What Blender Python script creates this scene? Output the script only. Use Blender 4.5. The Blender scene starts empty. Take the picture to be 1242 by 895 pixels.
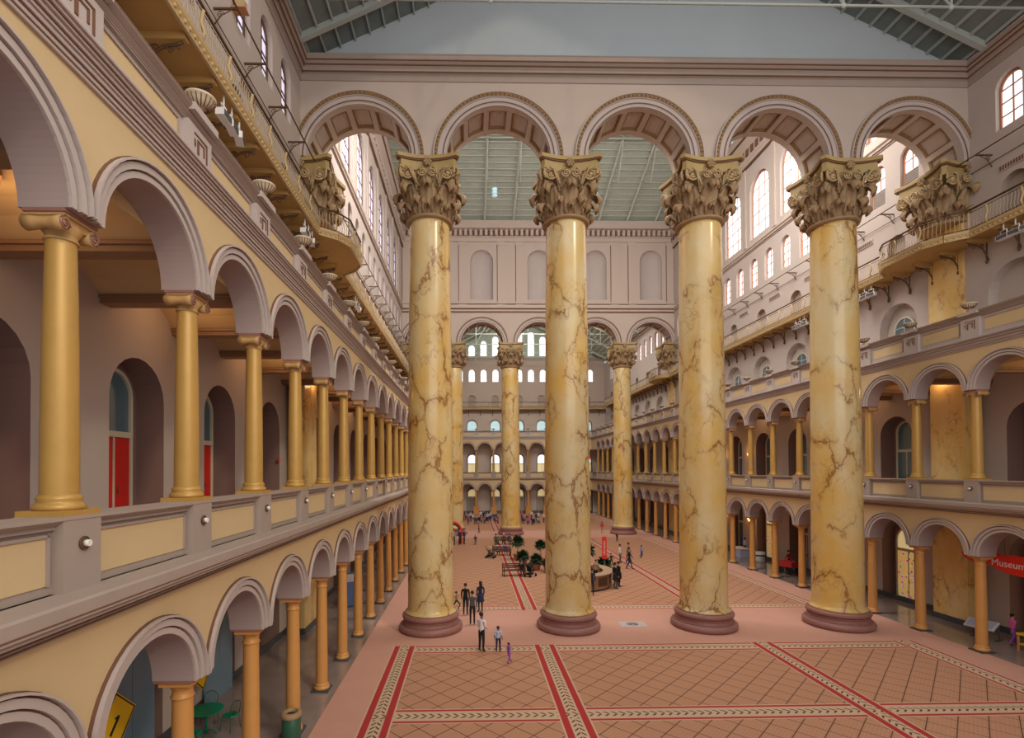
import bpy, bmesh, math, random
from mathutils import Matrix, Vector
random.seed(7)
PI = math.pi
SC = bpy.context.scene
COL = SC.collection

# ------------------------------------------------------------------ camera
CAMP = Vector((-8.366, -26.013, 8.03))
yaw, pitch, roll = 0.020146, 0.013297, -0.004359
FPX, PX, PY = 622.03, 583.40, 560.39
cy_, sy_ = math.cos(yaw), math.sin(yaw); cp_, sp_ = math.cos(pitch), math.sin(pitch); cr_, sr_ = math.cos(roll), math.sin(roll)
r0 = Vector((cy_, -sy_, 0)); fw = Vector((sy_*cp_, cy_*cp_, sp_)); u0 = Vector((-sy_*sp_, -cy_*sp_, cp_))
rt = r0*cr_ + u0*sr_; upv = u0*cr_ - r0*sr_
cam_d = bpy.data.cameras.new('camera'); cam = bpy.data.objects.new('camera', cam_d); COL.objects.link(cam)
M = Matrix.Identity(4)
for i in range(3):
    M[i][0] = rt[i]; M[i][1] = upv[i]; M[i][2] = -fw[i]; M[i][3] = CAMP[i]
cam.matrix_world = M
cam_d.sensor_width = 36; cam_d.lens = FPX/1242*36
cam_d.shift_x = (621-PX)/1242; cam_d.shift_y = (PY-447.5)/1242
cam_d.clip_start = .2; cam_d.clip_end = 400
SC.camera = cam

# ------------------------------------------------------------------ light
W = bpy.data.worlds.new('sky'); SC.world = W; W.use_nodes = True
bg = W.node_tree.nodes['Background']; bg.inputs[0].default_value = (.93, .95, 1, 1); bg.inputs[1].default_value = 1.0
def area(name, loc, tgt, sx, sy, e, col):
    l = bpy.data.lights.new(name, 'AREA'); l.shape = 'RECTANGLE'; l.size = sx; l.size_y = sy; l.energy = e; l.color = col
    o = bpy.data.objects.new(name, l); COL.objects.link(o); o.location = loc
    o.rotation_euler = (Vector(tgt)-Vector(loc)).to_track_quat('-Z', 'Y').to_euler()
    return o
area('daylight_end_windows', (3, -31, 19), (1, 4, 10), 28, 13, 5200, (1, .93, .84))
area('fill_centre_court', (0, 5, 33.6), (0, 24, 8), 28, 6, 17000, (1, .95, .88))  # added fill lamp hidden behind the near gable, not a window
area('fill_far_court', (0, 41.5, 32.5), (0, 62, 8), 24, 5, 15000, (1, .93, .84))  # added fill lamp behind the distant screen, brightens the far court
area('fill_near_hall', (2, -18, 26.8), (2, -12, 0), 24, 9, 2600, (1, .92, .8))  # added overhead fill lamp above the view, no skylight there
SUN = bpy.data.lights.new('sun', 'SUN'); SUN.energy = 1.2; SUN.angle = math.radians(4); SUN.color = (1, .86, .62)
so = bpy.data.objects.new('sun', SUN); COL.objects.link(so)
so.rotation_euler = Vector((-.55, .62, -.46)).to_track_quat('-Z', 'Y').to_euler()
SC.view_settings.view_transform = 'Standard'; SC.view_settings.look = 'None'
SC.view_settings.gamma = 1; SC.view_settings.exposure = -0.9; SC.view_settings.use_curve_mapping = False

# ------------------------------------------------------------------ materials
MATS = {}
def new_mat(name, col, rough=.6, metal=0, bump=0, bscale=8, var=0, vscale=1.5, emit=None, spec=.4):
    m = bpy.data.materials.new(name); m.use_nodes = True; nt = m.node_tree; b = nt.nodes['Principled BSDF']
    b.inputs['Base Color'].default_value = (*col, 1); b.inputs['Roughness'].default_value = rough
    b.inputs['Metallic'].default_value = metal; b.inputs['Specular IOR Level'].default_value = spec
    if var or bump:
        tc = nt.nodes.new('ShaderNodeTexCoord')
    if var:
        n = nt.nodes.new('ShaderNodeTexNoise'); n.inputs['Scale'].default_value = vscale; n.inputs['Detail'].default_value = 5
        nt.links.new(tc.outputs['Object'], n.inputs['Vector'])
        mx = nt.nodes.new('ShaderNodeMix'); mx.data_type = 'RGBA'
        mx.inputs[6].default_value = (*[c*(1-var) for c in col], 1); mx.inputs[7].default_value = (*[min(1, c*(1+var)) for c in col], 1)
        nt.links.new(n.outputs[0], mx.inputs[0]); nt.links.new(mx.outputs[2], b.inputs['Base Color'])
    if bump:
        n2 = nt.nodes.new('ShaderNodeTexNoise'); n2.inputs['Scale'].default_value = bscale; n2.inputs['Detail'].default_value = 4
        nt.links.new(tc.outputs['Object'], n2.inputs['Vector'])
        bp = nt.nodes.new('ShaderNodeBump'); bp.inputs['Strength'].default_value = bump; bp.inputs['Distance'].default_value = .03
        nt.links.new(n2.outputs[0], bp.inputs['Height']); nt.links.new(bp.outputs[0], b.inputs['Normal'])
    if emit:
        b.inputs['Emission Color'].default_value = (*emit[:3], 1); b.inputs['Emission Strength'].default_value = emit[3]
    MATS[name] = m
    return m
def mth(nt, op, a, b=None, c=None):
    n = nt.nodes.new('ShaderNodeMath'); n.operation = op
    for i, v in enumerate((a, b, c)):
        if v is None: continue
        if isinstance(v, (int, float)): n.inputs[i].default_value = v
        else: nt.links.new(v, n.inputs[i])
    return n.outputs[0]
def mixc(nt, f, a, b):
    mx = nt.nodes.new('ShaderNodeMix'); mx.data_type = 'RGBA'
    nt.links.new(f, mx.inputs[0])
    for i, v in ((6, a), (7, b)):
        if isinstance(v, tuple): mx.inputs[i].default_value = (*v, 1)
        else: nt.links.new(v, mx.inputs[i])
    return mx.outputs[2]
def marble(name, base, base2, vein, sc=.35, rough=.22):
    m = bpy.data.materials.new(name); m.use_nodes = True; nt = m.node_tree; b = nt.nodes['Principled BSDF']
    g = nt.nodes.new('ShaderNodeTexCoord'); oi = nt.nodes.new('ShaderNodeObjectInfo')
    geo = nt.nodes.new('ShaderNodeNewGeometry')
    mp = nt.nodes.new('ShaderNodeMapping'); mp.inputs['Scale'].default_value = (1, 1, .62)
    nt.links.new(geo.outputs['Position'], mp.inputs['Vector'])
    def noise(s, d, dist=0, rgh=.55):
        n = nt.nodes.new('ShaderNodeTexNoise'); n.inputs['Scale'].default_value = s; n.inputs['Detail'].default_value = d
        n.inputs['Distortion'].default_value = dist; n.inputs['Roughness'].default_value = rgh
        nt.links.new(mp.outputs[0], n.inputs['Vector']); return n.outputs[0]
    cloud = noise(sc*1.6, 4)
    c = mixc(nt, mth(nt, 'MINIMUM', mth(nt, 'MULTIPLY', mth(nt, 'MAXIMUM', mth(nt, 'SUBTRACT', cloud, .35), 0.0), 3.3), 1.0), base, base2)
    dn = nt.nodes.new('ShaderNodeTexNoise'); dn.inputs['Scale'].default_value = sc*2.2; dn.inputs['Detail'].default_value = 6; dn.inputs['Roughness'].default_value = .62
    nt.links.new(mp.outputs[0], dn.inputs['Vector'])
    vm = nt.nodes.new('ShaderNodeVectorMath'); vm.operation = 'MULTIPLY_ADD'; nt.links.new(dn.outputs['Color'], vm.inputs[0]); vm.inputs[1].default_value = (2.1, 2.1, 2.1)
    nt.links.new(mp.outputs[0], vm.inputs[2])
    def crack(s_, width):
        vo = nt.nodes.new('ShaderNodeTexVoronoi'); vo.feature = 'DISTANCE_TO_EDGE'; vo.inputs['Scale'].default_value = s_
        nt.links.new(vm.outputs[0], vo.inputs['Vector'])
        v = mth(nt, 'SUBTRACT', 1.0, mth(nt, 'DIVIDE', vo.outputs['Distance'], width)); return mth(nt, 'MAXIMUM', v, 0.0)
    fade = mth(nt, 'MINIMUM', mth(nt, 'MULTIPLY', mth(nt, 'MAXIMUM', mth(nt, 'SUBTRACT', noise(sc*1.9, 3), .40), 0.0), 5.0), 1.0)
    v1 = mth(nt, 'MULTIPLY', crack(sc*1.5, .035), fade)
    v3 = mth(nt, 'MULTIPLY', mth(nt, 'MULTIPLY', crack(sc*1.5, .16), fade), .32)
    v2 = mth(nt, 'MULTIPLY', mth(nt, 'MULTIPLY', crack(sc*3.6, .04), mth(nt, 'MULTIPLY', fade, fade)), .5)
    vv = mth(nt, 'MINIMUM', mth(nt, 'ADD', mth(nt, 'ADD', v1, v2), v3), .85)
    nt.links.new(mixc(nt, vv, c, vein), b.inputs['Base Color'])
    b.inputs['Roughness'].default_value = rough; b.inputs['Specular IOR Level'].default_value = .5
    MATS[name] = m
marble('marble', (.66, .41, .11), (.66, .53, .29), (.25, .095, .02))
marble('marble_pilaster', (.80, .50, .14), (.80, .60, .28), (.38, .15, .03), .5, .3)
new_mat('gold_paint', (.50, .295, .08), .38, .15, var=.12, vscale=3)
new_mat('orange_paint', (.60, .29, .085), .42, .05, var=.08, vscale=3)
new_mat('capital_gold', (.33, .21, .11), .6, 0, bump=.6, bscale=14, var=.25, vscale=4)
new_mat('volute_gold', (.44, .31, .16), .55, var=.2, vscale=5); new_mat('abacus_gold', (.40, .28, .11), .5); new_mat('ionic_gold', (.50, .30, .12), .5, var=.15, vscale=8)
new_mat('cream', (.60, .44, .245), .8, var=.05, bump=.1)
new_mat('stone', (.37, .295, .255), .7, var=.08, vscale=2)
new_mat('stone_light', (.47, .395, .37), .7, var=.06, vscale=2)
new_mat('plaster', (.50, .42, .38), .85, var=.05, vscale=.7)
new_mat('plaster_pink', (.50, .405, .35), .85, var=.04, vscale=.7)
new_mat('gallery_ceiling', (.60, .42, .22), .85)
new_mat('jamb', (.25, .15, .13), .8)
new_mat('line_brown', (.17, .08, .045), .7)  # thin strips of it also paint shadow lines on the arcade mouldings
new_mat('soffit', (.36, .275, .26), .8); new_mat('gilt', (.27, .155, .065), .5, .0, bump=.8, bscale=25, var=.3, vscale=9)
new_mat('coffer', (.44, .33, .28), .8)
new_mat('base_mauve', (.29, .135, .115), .45, var=.15, vscale=6)
new_mat('roof', (.17, .20, .19), .9, var=.35, vscale=1.2)
new_mat('roof_pale', (.42, .47, .41), .9, var=.15, vscale=2)
new_mat('steel', (.40, .44, .42), .6)
new_mat('steel_pale', (.56, .60, .53), .6)
new_mat('gable', (.47, .52, .55), .9, var=.08, vscale=.35)
new_mat('gable_green', (.45, .53, .46), .9, var=.04)
new_mat('balcony_under', (.50, .30, .10), .8, var=.06)
new_mat('balcony_gold', (.50, .35, .17), .5)
new_mat('iron_dark', (.13, .07, .035), .5, .3)
new_mat('rail_iron', (.58, .48, .35), .5)
new_mat('white', (.8, .78, .76), .6)
new_mat('frame_cream', (.62, .58, .45), .6)
new_mat('frame_brown', (.50, .22, .12), .6)
new_mat('door_red', (.62, .02, .015), .4)
new_mat('door_blue', (.16, .24, .32), .5)
new_mat('glass_blue', (.10, .17, .22), .08, spec=.8)
new_mat('sky_pane', (.9, .92, 1), .3, emit=(.93, .95, 1, 2.0))
new_mat('sky_pane_lilac', (.7, .66, .9), .3, emit=(.82, .78, .98, 1.35))
new_mat('pane_teal', (.5, .75, .8), .3, emit=(.55, .8, .86, .9))
new_mat('pane_warm', (.9, .8, .5), .3, emit=(1, .78, .38, .7))
new_mat('lamp_warm', (1, .7, .3), .3, emit=(1, .55, .16, 9))
new_mat('carpet', (.55, .29, .215), .95, bump=.2, bscale=60, var=.06, vscale=1)
new_mat('carpet_red', (.40, .03, .03), .95)
new_mat('carpet_cream', (.56, .38, .26), .95)
new_mat('stone_floor', (.27, .21, .185), .10, var=.35, vscale=.9, spec=.9)
new_mat('tile_dark', (.07, .075, .085), .3)
new_mat('sign_yellow', (.85, .52, .01), .4)
new_mat('sign_red', (.75, .03, .02), .4)
new_mat('black', (.012, .012, .012), .5)
new_mat('green_metal', (.0, .26, .14), .35, .2)
new_mat('green_dark', (.03, .10, .06), .4)
new_mat('leaf', (.02, .055, .02), .6, var=.4, vscale=6)
new_mat('terracotta', (.40, .16, .08), .7)
new_mat('wood_dark', (.09, .045, .03), .5)
new_mat('wood_mid', (.30, .17, .09), .5)
new_mat('skin', (.50, .28, .19), .6); new_mat('skin_dark', (.20, .10, .06), .6)
new_mat('hair', (.015, .01, .008), .6)
for n, c in dict(cloth_white=(.72, .68, .68), cloth_black=(.015, .015, .018), cloth_navy=(.02, .03, .07), cloth_blue=(.16, .25, .5), cloth_paleblue=(.42, .48, .66),
                 cloth_purple=(.28, .07, .42), cloth_grey=(.09, .09, .1), cloth_green=(.05, .12, .06), cloth_pink=(.65, .12, .35), cloth_red=(.5, .03, .03), cloth_tan=(.38, .26, .16)).items():
    new_mat(n, c, .9)
def shop_pane():
    m = bpy.data.materials.new('pane_shop'); m.use_nodes = True; nt = m.node_tree; b = nt.nodes['Principled BSDF']
    tc = nt.nodes.new('ShaderNodeTexCoord'); vo = nt.nodes.new('ShaderNodeTexVoronoi'); vo.inputs['Scale'].default_value = 5; nt.links.new(tc.outputs['Object'], vo.inputs['Vector'])
    c = mixc(nt, mth(nt, 'LESS_THAN', vo.outputs['Distance'], .33), (.9, .55, .18), vo.outputs['Color']); nt.links.new(c, b.inputs['Emission Color']); b.inputs['Emission Strength'].default_value = .55
    nt.links.new(c, b.inputs['Base Color']); b.inputs['Roughness'].default_value = .1; MATS['pane_shop'] = m
shop_pane()
def carpet_field():
    m = bpy.data.materials.new('carpet_field'); m.use_nodes = True; nt = m.node_tree; b = nt.nodes['Principled BSDF']
    tc = nt.nodes.new('ShaderNodeTexCoord'); sp = nt.nodes.new('ShaderNodeSeparateXYZ'); nt.links.new(tc.outputs['Object'], sp.inputs[0])
    x, y = sp.outputs[0], sp.outputs[1]
    def dist(v):
        f = mth(nt, 'FRACT', v); return mth(nt, 'ABSOLUTE', mth(nt, 'SUBTRACT', f, .5))
    a = dist(mth(nt, 'ADD', x, y)); c = dist(mth(nt, 'SUBTRACT', x, y))
    d = mth(nt, 'MINIMUM', mth(nt, 'SUBTRACT', .5, a), mth(nt, 'SUBTRACT', .5, c))
    line = mth(nt, 'LESS_THAN', d, .022)
    n = nt.nodes.new('ShaderNodeTexNoise'); n.inputs['Scale'].default_value = 30; nt.links.new(tc.outputs['Object'], n.inputs['Vector'])
    wv = nt.nodes.new('ShaderNodeTexChecker'); wv.inputs['Scale'].default_value = 14; nt.links.new(tc.outputs['Object'], wv.inputs['Vector'])
    base = mixc(nt, n.outputs[0], (.40, .19, .10), (.56, .30, .18))
    base = mixc(nt, mth(nt, 'MULTIPLY', wv.outputs[1], .22), base, (.30, .13, .08))
    nt.links.new(mixc(nt, line, base, (.10, .045, .03)), b.inputs['Base Color']); b.inputs['Roughness'].default_value = .95
    MATS['carpet_field'] = m
carpet_field()
def chevron(name, ax, pitch_, centres):
    m = bpy.data.materials.new(name); m.use_nodes = True; nt = m.node_tree; b = nt.nodes['Principled BSDF']
    tc = nt.nodes.new('ShaderNodeTexCoord'); sp = nt.nodes.new('ShaderNodeSeparateXYZ'); nt.links.new(tc.outputs['Object'], sp.inputs[0])
    al, ac = (sp.outputs[0], sp.outputs[1]) if ax == 0 else (sp.outputs[1], sp.outputs[0])
    d = None
    for c in centres:
        e = mth(nt, 'ABSOLUTE', mth(nt, 'SUBTRACT', ac, c)); d = e if d is None else mth(nt, 'MINIMUM', d, e)
    f = mth(nt, 'FRACT', mth(nt, 'DIVIDE', mth(nt, 'ADD', al, mth(nt, 'MULTIPLY', d, 1.1)), pitch_))
    on = mth(nt, 'MULTIPLY', mth(nt, 'LESS_THAN', f, .34), mth(nt, 'MULTIPLY', mth(nt, 'LESS_THAN', d, .15), mth(nt, 'GREATER_THAN', d, .015)))
    nt.links.new(mixc(nt, on, (.55, .38, .25), (.08, .04, .03)), b.inputs['Base Color']); b.inputs['Roughness'].default_value = .95
    MATS[name] = m
XS_ST = [-11.38, -5.05, 4.95, 11.55]
YS_ST = [-3.05, -9.2, -15.5, -22, 3.65, 33.5, 40.5]
chevron('chev_y', 1, .26, XS_ST); chevron('chev_x', 0, .26, YS_ST)

# ------------------------------------------------------------------ helpers
class MB:
    def __init__(s): s.v = []; s.f = []; s.m = []; s.sm = []
    def face(s, idx, m=0, sm=False): s.f.append(idx); s.m.append(m); s.sm.append(sm)
    def add(s, vs): k = len(s.v); s.v.extend(vs); return k
    def poly(s, pts, m=0, sm=False):
        k = s.add(pts); s.face(list(range(k, k+len(pts))), m, sm)
    def box(s, x0, x1, y0, y1, z0, z1, m=0):
        k = s.add([(x0,y0,z0),(x1,y0,z0),(x1,y1,z0),(x0,y1,z0),(x0,y0,z1),(x1,y0,z1),(x1,y1,z1),(x0,y1,z1)])
        for q in ((0,3,2,1),(4,5,6,7),(0,1,5,4),(1,2,6,5),(2,3,7,6),(3,0,4,7)): s.face([k+i for i in q], m)
    def lathe(s, prof, n=24, m=0, c=(0,0), sm=True, caps=True):
        rows = []
        for r, z in prof:
            rows.append(s.add([(c[0]+r*math.cos(2*PI*i/n), c[1]+r*math.sin(2*PI*i/n), z) for i in range(n)]))
        for a, b in zip(rows, rows[1:]):
            for i in range(n):
                j = (i+1) % n; s.face([a+i, a+j, b+j, b+i], m, sm)
        if caps:
            s.face([rows[0]+i for i in reversed(range(n))], m); s.face([rows[-1]+i for i in range(n)], m)
    def sweep(s, x0, x1, prof, m=0, ax=0):
        # closed profile (y,z) extruded along x (ax=0) ; ax=1: profile (x,z) along y
        n = len(prof)
        def P(t, p): return (t, p[0], p[1]) if ax == 0 else (p[0], t, p[1])
        a = s.add([P(x0, p) for p in prof]); b = s.add([P(x1, p) for p in prof])
        for i in range(n):
            j = (i+1) % n; s.face([a+i, a+j, b+j, b+i], m)
        s.face([a+i for i in range(n)], m); s.face([b+i for i in reversed(range(n))], m)
    def tube(s, pts, r, n=6, m=0, sm=True, closed=False):
        pts = [Vector(p) for p in pts]; rows = []; N = len(pts)
        rr = r if isinstance(r, (list, tuple)) else [r]*N
        for i, p in enumerate(pts):
            d = (pts[(i+1) % N] if (closed or i < N-1) else p) - (pts[i-1] if (closed or i > 0) else p)
            if d.length < 1e-9: d = Vector((0, 0, 1))
            d.normalize(); up = Vector((0, 0, 1)) if abs(d.z) < .9 else Vector((1, 0, 0))
            a = d.cross(up).normalized(); b = d.cross(a)
            rows.append(s.add([tuple(p+(a*math.cos(2*PI*k/n)+b*math.sin(2*PI*k/n))*rr[i]) for k in range(n)]))
        rg = list(zip(rows, rows[1:])) + ([(rows[-1], rows[0])] if closed else [])
        for a, b in rg:
            for i in range(n):
                j = (i+1) % n; s.face([a+i, a+j, b+j, b+i], m, sm)
        if not closed:
            s.face([rows[0]+i for i in range(n)], m); s.face([rows[-1]+i for i in reversed(range(n))], m)
    def ring(s, c, r0, r1, z, y0, y1, n=20, m=0, a0=0., a1=PI):
        # half-annulus solid in the x-z plane between depths y0..y1
        A = []
        for i in range(n+1):
            a = a0+(a1-a0)*i/n; co, si = math.cos(a), math.sin(a)
            A.append(s.add([(c+r0*co, y0, z+r0*si), (c+r1*co, y0, z+r1*si), (c+r1*co, y1, z+r1*si), (c+r0*co, y1, z+r0*si)]))
        for a, b in zip(A, A[1:]):
            for q in range(4):
                w = (q+1) % 4; s.face([a+q, a+w, b+w, b+q], m)
        s.face([A[0]+i for i in range(4)], m); s.face([A[-1]+3-i for i in range(4)], m)
    def ellips(s, c, r, n=10, k=7, m=0):
        rows = []
        for j in range(1, k):
            t = PI*j/k; rows.append(s.add([(c[0]+r[0]*math.sin(t)*math.cos(2*PI*i/n), c[1]+r[1]*math.sin(t)*math.sin(2*PI*i/n), c[2]-r[2]*math.cos(t)) for i in range(n)]))
        b = s.add([(c[0], c[1], c[2]-r[2]), (c[0], c[1], c[2]+r[2])])
        for a, d in zip(rows, rows[1:]):
            for i in range(n):
                j = (i+1) % n; s.face([a+i, a+j, d+j, d+i], m, True)
        for i in range(n):
            j = (i+1) % n; s.face([b, rows[0]+j, rows[0]+i], m, True); s.face([b+1, rows[-1]+i, rows[-1]+j], m, True)
    def mesh(s, name, mats, fixn=True):
        me = bpy.data.meshes.new(name); me.from_pydata([tuple(v) for v in s.v], [], s.f)
        for mt in (mats if isinstance(mats, (list, tuple)) else [mats]): me.materials.append(MATS[mt])
        me.polygons.foreach_set('material_index', s.m); me.polygons.foreach_set('use_smooth', s.sm)
        if fixn:
            bm = bmesh.new(); bm.from_mesh(me); bmesh.ops.recalc_face_normals(bm, faces=bm.faces); bm.to_mesh(me); bm.free()
        me.update(); return me
    def build(s, name, mats, parent=None, loc=(0, 0, 0), rz=0, fixn=True):
        return link(name, s.mesh(name, mats, fixn), parent, loc, rz)
def link(name, data, parent=None, loc=(0, 0, 0), rz=0):
    o = bpy.data.objects.new(name, data); COL.objects.link(o); o.location = loc; o.rotation_euler = (0, 0, rz)
    if parent: o.parent = parent
    return o
def tag(o, label=None, cat=None, group=None, kind=None):
    if label: o['label'] = label
    if cat: o['category'] = cat
    if group: o['group'] = group
    if kind: o['kind'] = kind
    return o
def thing(name, label, cat, loc=(0, 0, 0), rz=0, group=None):
    return tag(link(name, None, None, loc, rz), label, cat, group)
def copy_tree(o, parent=None, loc=None, rz=None, label=None):
    c = o.copy(); COL.objects.link(c); c.parent = parent
    if loc is not None: c.location = loc
    if rz is not None: c.rotation_euler = (0, 0, rz)
    if label: c['label'] = label
    for ch in [x for x in KIDS.get(o.name, [])]: copy_tree(ch, c)
    return c
KIDS = {}
def reg(o):
    for x in list(COL.objects):
        if x.parent == o:
            KIDS.setdefault(o.name, []).append(x); reg(x)
ORD = ['first', 'second', 'third', 'fourth', 'fifth', 'sixth', 'seventh', 'eighth', 'ninth', 'tenth', 'eleventh', 'twelfth', 'thirteenth', 'fourteenth', 'fifteenth', 'sixteenth',
       'seventeenth', 'eighteenth', 'nineteenth', 'twentieth', 'twenty-first', 'twenty-second', 'twenty-third', 'twenty-fourth', 'twenty-fifth', 'twenty-sixth', 'twenty-seventh']
def struct(o, label, cat): return tag(o, label, cat, kind='structure')

class Side:
    def __init__(s, nm, rz, sgn): s.nm = nm; s.rz = rz; s.sgn = sgn
    def loc(s, x, y, z): # local (along, depth, z) -> world
        c, q = math.cos(s.rz), math.sin(s.rz); return (x*c-y*q, x*q+y*c, z)
    def S(s, Y): return Y*s.sgn
LEFT = Side('left', PI/2, 1); RIGHT = Side('right', -PI/2, -1); BACK = Side('back', 0, 1)

# wall with rows of arched openings; openings: (centre, halfwidth, z bottom, z spring)
def tier(mb, x0, x1, z0, z1, ops, yf, yb, m=0, mj=None, back=None, n=12, ybk=None):
    mj = m if mj is None else mj
    ops = sorted(o for o in ops if o[0]-o[1] > x0 and o[0]+o[1] < x1)
    def quad(a, b, c, d, y): mb.poly([(a, y, c), (b, y, c), (b, y, d), (a, y, d)], m)
    cur = x0; ye = ybk if ybk is not None else yf
    for c, w, zb, zs in ops:
        for y in {yf, ye}: quad(cur, c-w, z0, z1, y)
        if zb > z0+1e-4:
            for y in {yf, ye}: quad(c-w, c+w, z0, zb, y)
            mb.poly([(c-w, yf, zb), (c+w, yf, zb), (c+w, yb, zb), (c-w, yb, zb)], mj)
        pts = [(c-w*math.cos(PI*i/n), zs+w*math.sin(PI*i/n)) for i in range(n+1)]
        for (ax, az), (bx, bz) in zip(pts, pts[1:]):
            for y in {yf, ye}: mb.poly([(ax, y, az), (bx, y, bz), (bx, y, z1), (ax, y, z1)], m)
            mb.poly([(ax, yf, az), (bx, yf, bz), (bx, yb, bz), (ax, yb, az)], mj, True)
        for q in (-w, w): mb.poly([(c+q, yf, zb), (c+q, yf, zs), (c+q, yb, zs), (c+q, yb, zb)], mj)
        if back is not None:
            mb.poly([(c-w, yb, zb), (c+w, yb, zb)]+[(p[0], yb, p[1]) for p in reversed(pts)], back)
        cur = c+w
    for y in {yf, ye}: quad(cur, x1, z0, z1, y)
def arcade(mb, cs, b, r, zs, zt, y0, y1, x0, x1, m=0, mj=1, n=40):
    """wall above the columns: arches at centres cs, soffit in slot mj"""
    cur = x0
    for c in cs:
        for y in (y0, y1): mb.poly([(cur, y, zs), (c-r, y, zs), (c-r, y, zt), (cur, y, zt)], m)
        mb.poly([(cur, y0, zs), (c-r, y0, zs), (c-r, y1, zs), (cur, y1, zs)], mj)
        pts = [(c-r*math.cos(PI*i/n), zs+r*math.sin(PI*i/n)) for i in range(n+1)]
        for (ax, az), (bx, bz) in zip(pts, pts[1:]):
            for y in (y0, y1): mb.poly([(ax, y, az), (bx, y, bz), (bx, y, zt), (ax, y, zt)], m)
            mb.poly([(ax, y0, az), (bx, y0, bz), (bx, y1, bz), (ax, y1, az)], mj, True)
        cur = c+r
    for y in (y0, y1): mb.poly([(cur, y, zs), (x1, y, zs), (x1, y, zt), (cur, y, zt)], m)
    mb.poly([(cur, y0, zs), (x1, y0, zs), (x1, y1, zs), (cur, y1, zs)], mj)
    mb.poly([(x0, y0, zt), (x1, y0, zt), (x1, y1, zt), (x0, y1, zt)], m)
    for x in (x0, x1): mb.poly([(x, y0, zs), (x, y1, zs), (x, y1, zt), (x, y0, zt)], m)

# ------------------------------------------------------------------ dimensions
XW = 16.6            # face of the upper side walls
XG = 17.45            # rear walls of the galleries
Y1, Y2 = 0.0, 37.0 # the two screens
YE = 66.0           # far arcade
YN = -29.5
BX = [-10.4, -3.45, 3.48, 10.42]
AC = [-13.75, -6.93, 0.02, 6.95, 13.78]
def sdd(side, ks): return dict(side=side, b=3.022, s0=.5, ks=ks, ya=13.84, yg=(13.45, 14.22), zsg=4.16, rg=1.19, ag=.31, nose=13.06, ped=13.47, y2=13.78, w2=(13.45, 14.1),
              zs2=11.38, r2=1.22, a2=.285, c2=(13.16, 13.58), par=(13.58, 14.8), parf=13.66, led=6.48)
SD = {
 'left': sdd(LEFT, (-9, 21)), 'right': sdd(RIGHT, (-10, 21)),
 'back': dict(side=BACK, b=3.13, s0=-1.12, ks=(-4, 5), ya=66.4, yg=(66, 66.8), zsg=4.17, rg=1.16, ag=.32, nose=65.8, ped=66.2, y2=66.6, w2=(66.2, 67),
              zs2=11.43, r2=1.26, a2=.29, c2=(13.3, 13.86), par=(13.86, 14.9), parf=66.35, led=6.38),
}
def place(side, s, y, z): return side.loc(s, y, z)

# ------------------------------------------------------------------ floor
def build_floor():
    def band(cs, w=.5):  # red | cream | red
        out = []
        for c in cs: out += [c-w, c-w+.06, c-w+.18, c-.25+.03, c+.25-.03, c+w-.18, c+w-.06, c+w]
        return out
    def kind(v, cs, w=.5):
        for c in cs:
            d = abs(v-c)
            if d < w: return 3 if d > w-.06 else (2 if d > w-.18-.05 else (1 if d < .22 else 3))
        return 0
    xs = sorted(set([-13.28, 13.75]+band(XS_ST))); ys = sorted(set([YN, 65.4]+band(YS_ST)))
    mb = MB()
    mats = ['carpet', 'carpet_field', 'carpet_red', 'carpet_cream', 'chev_y', 'chev_x']
    def rect_in(x, y):
        inx = XS_ST[0]-.5 < x < XS_ST[-1]+.5
        if y < -2.55: return inx
        if 3.15 < y < 34.0: return inx
        if y > 40.0: return inx
        return False
    for xa, xb in zip(xs, xs[1:]):
        for ya, yb in zip(ys, ys[1:]):
            x, y = (xa+xb)/2, (ya+yb)/2; mm = 0
            if rect_in(x, y):
                kx, ky = kind(x, XS_ST), kind(y, YS_ST)
                if kx and not (ky in (1,)): mm = {1: 4, 2: 2, 3: 3}[kx]
                elif kx and ky == 1: mm = {1: 5, 2: 2, 3: 3}[kx]
                elif ky: mm = {1: 5, 2: 2, 3: 3}[ky]
                else: mm = 1
            mb.poly([(xa, ya, 0), (xb, ya, 0), (xb, yb, 0), (xa, yb, 0)], mm)
    f = mb.build('floor', mats); struct(f, 'pink patterned hall carpet with red and cream borders', 'floor')
    for sg, a, b in ((-1, 13.28, 18.4), (1, 13.75, 18.4)):
        m = MB(); m.box(min(sg*a, sg*b), max(sg*a, sg*b), YN, 69.3, -.2, 0)
        struct(m.build('floor', 'stone_floor'), 'polished stone walk under the %s arcade' % ('left' if sg < 0 else 'right'), 'floor')
    m = MB(); m.box(-13.28, 13.75, 65.4, 69.2, -.2, 0)
    struct(m.build('floor', 'stone_floor'), 'polished stone walk under the far arcade', 'floor')
build_floor()

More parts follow.
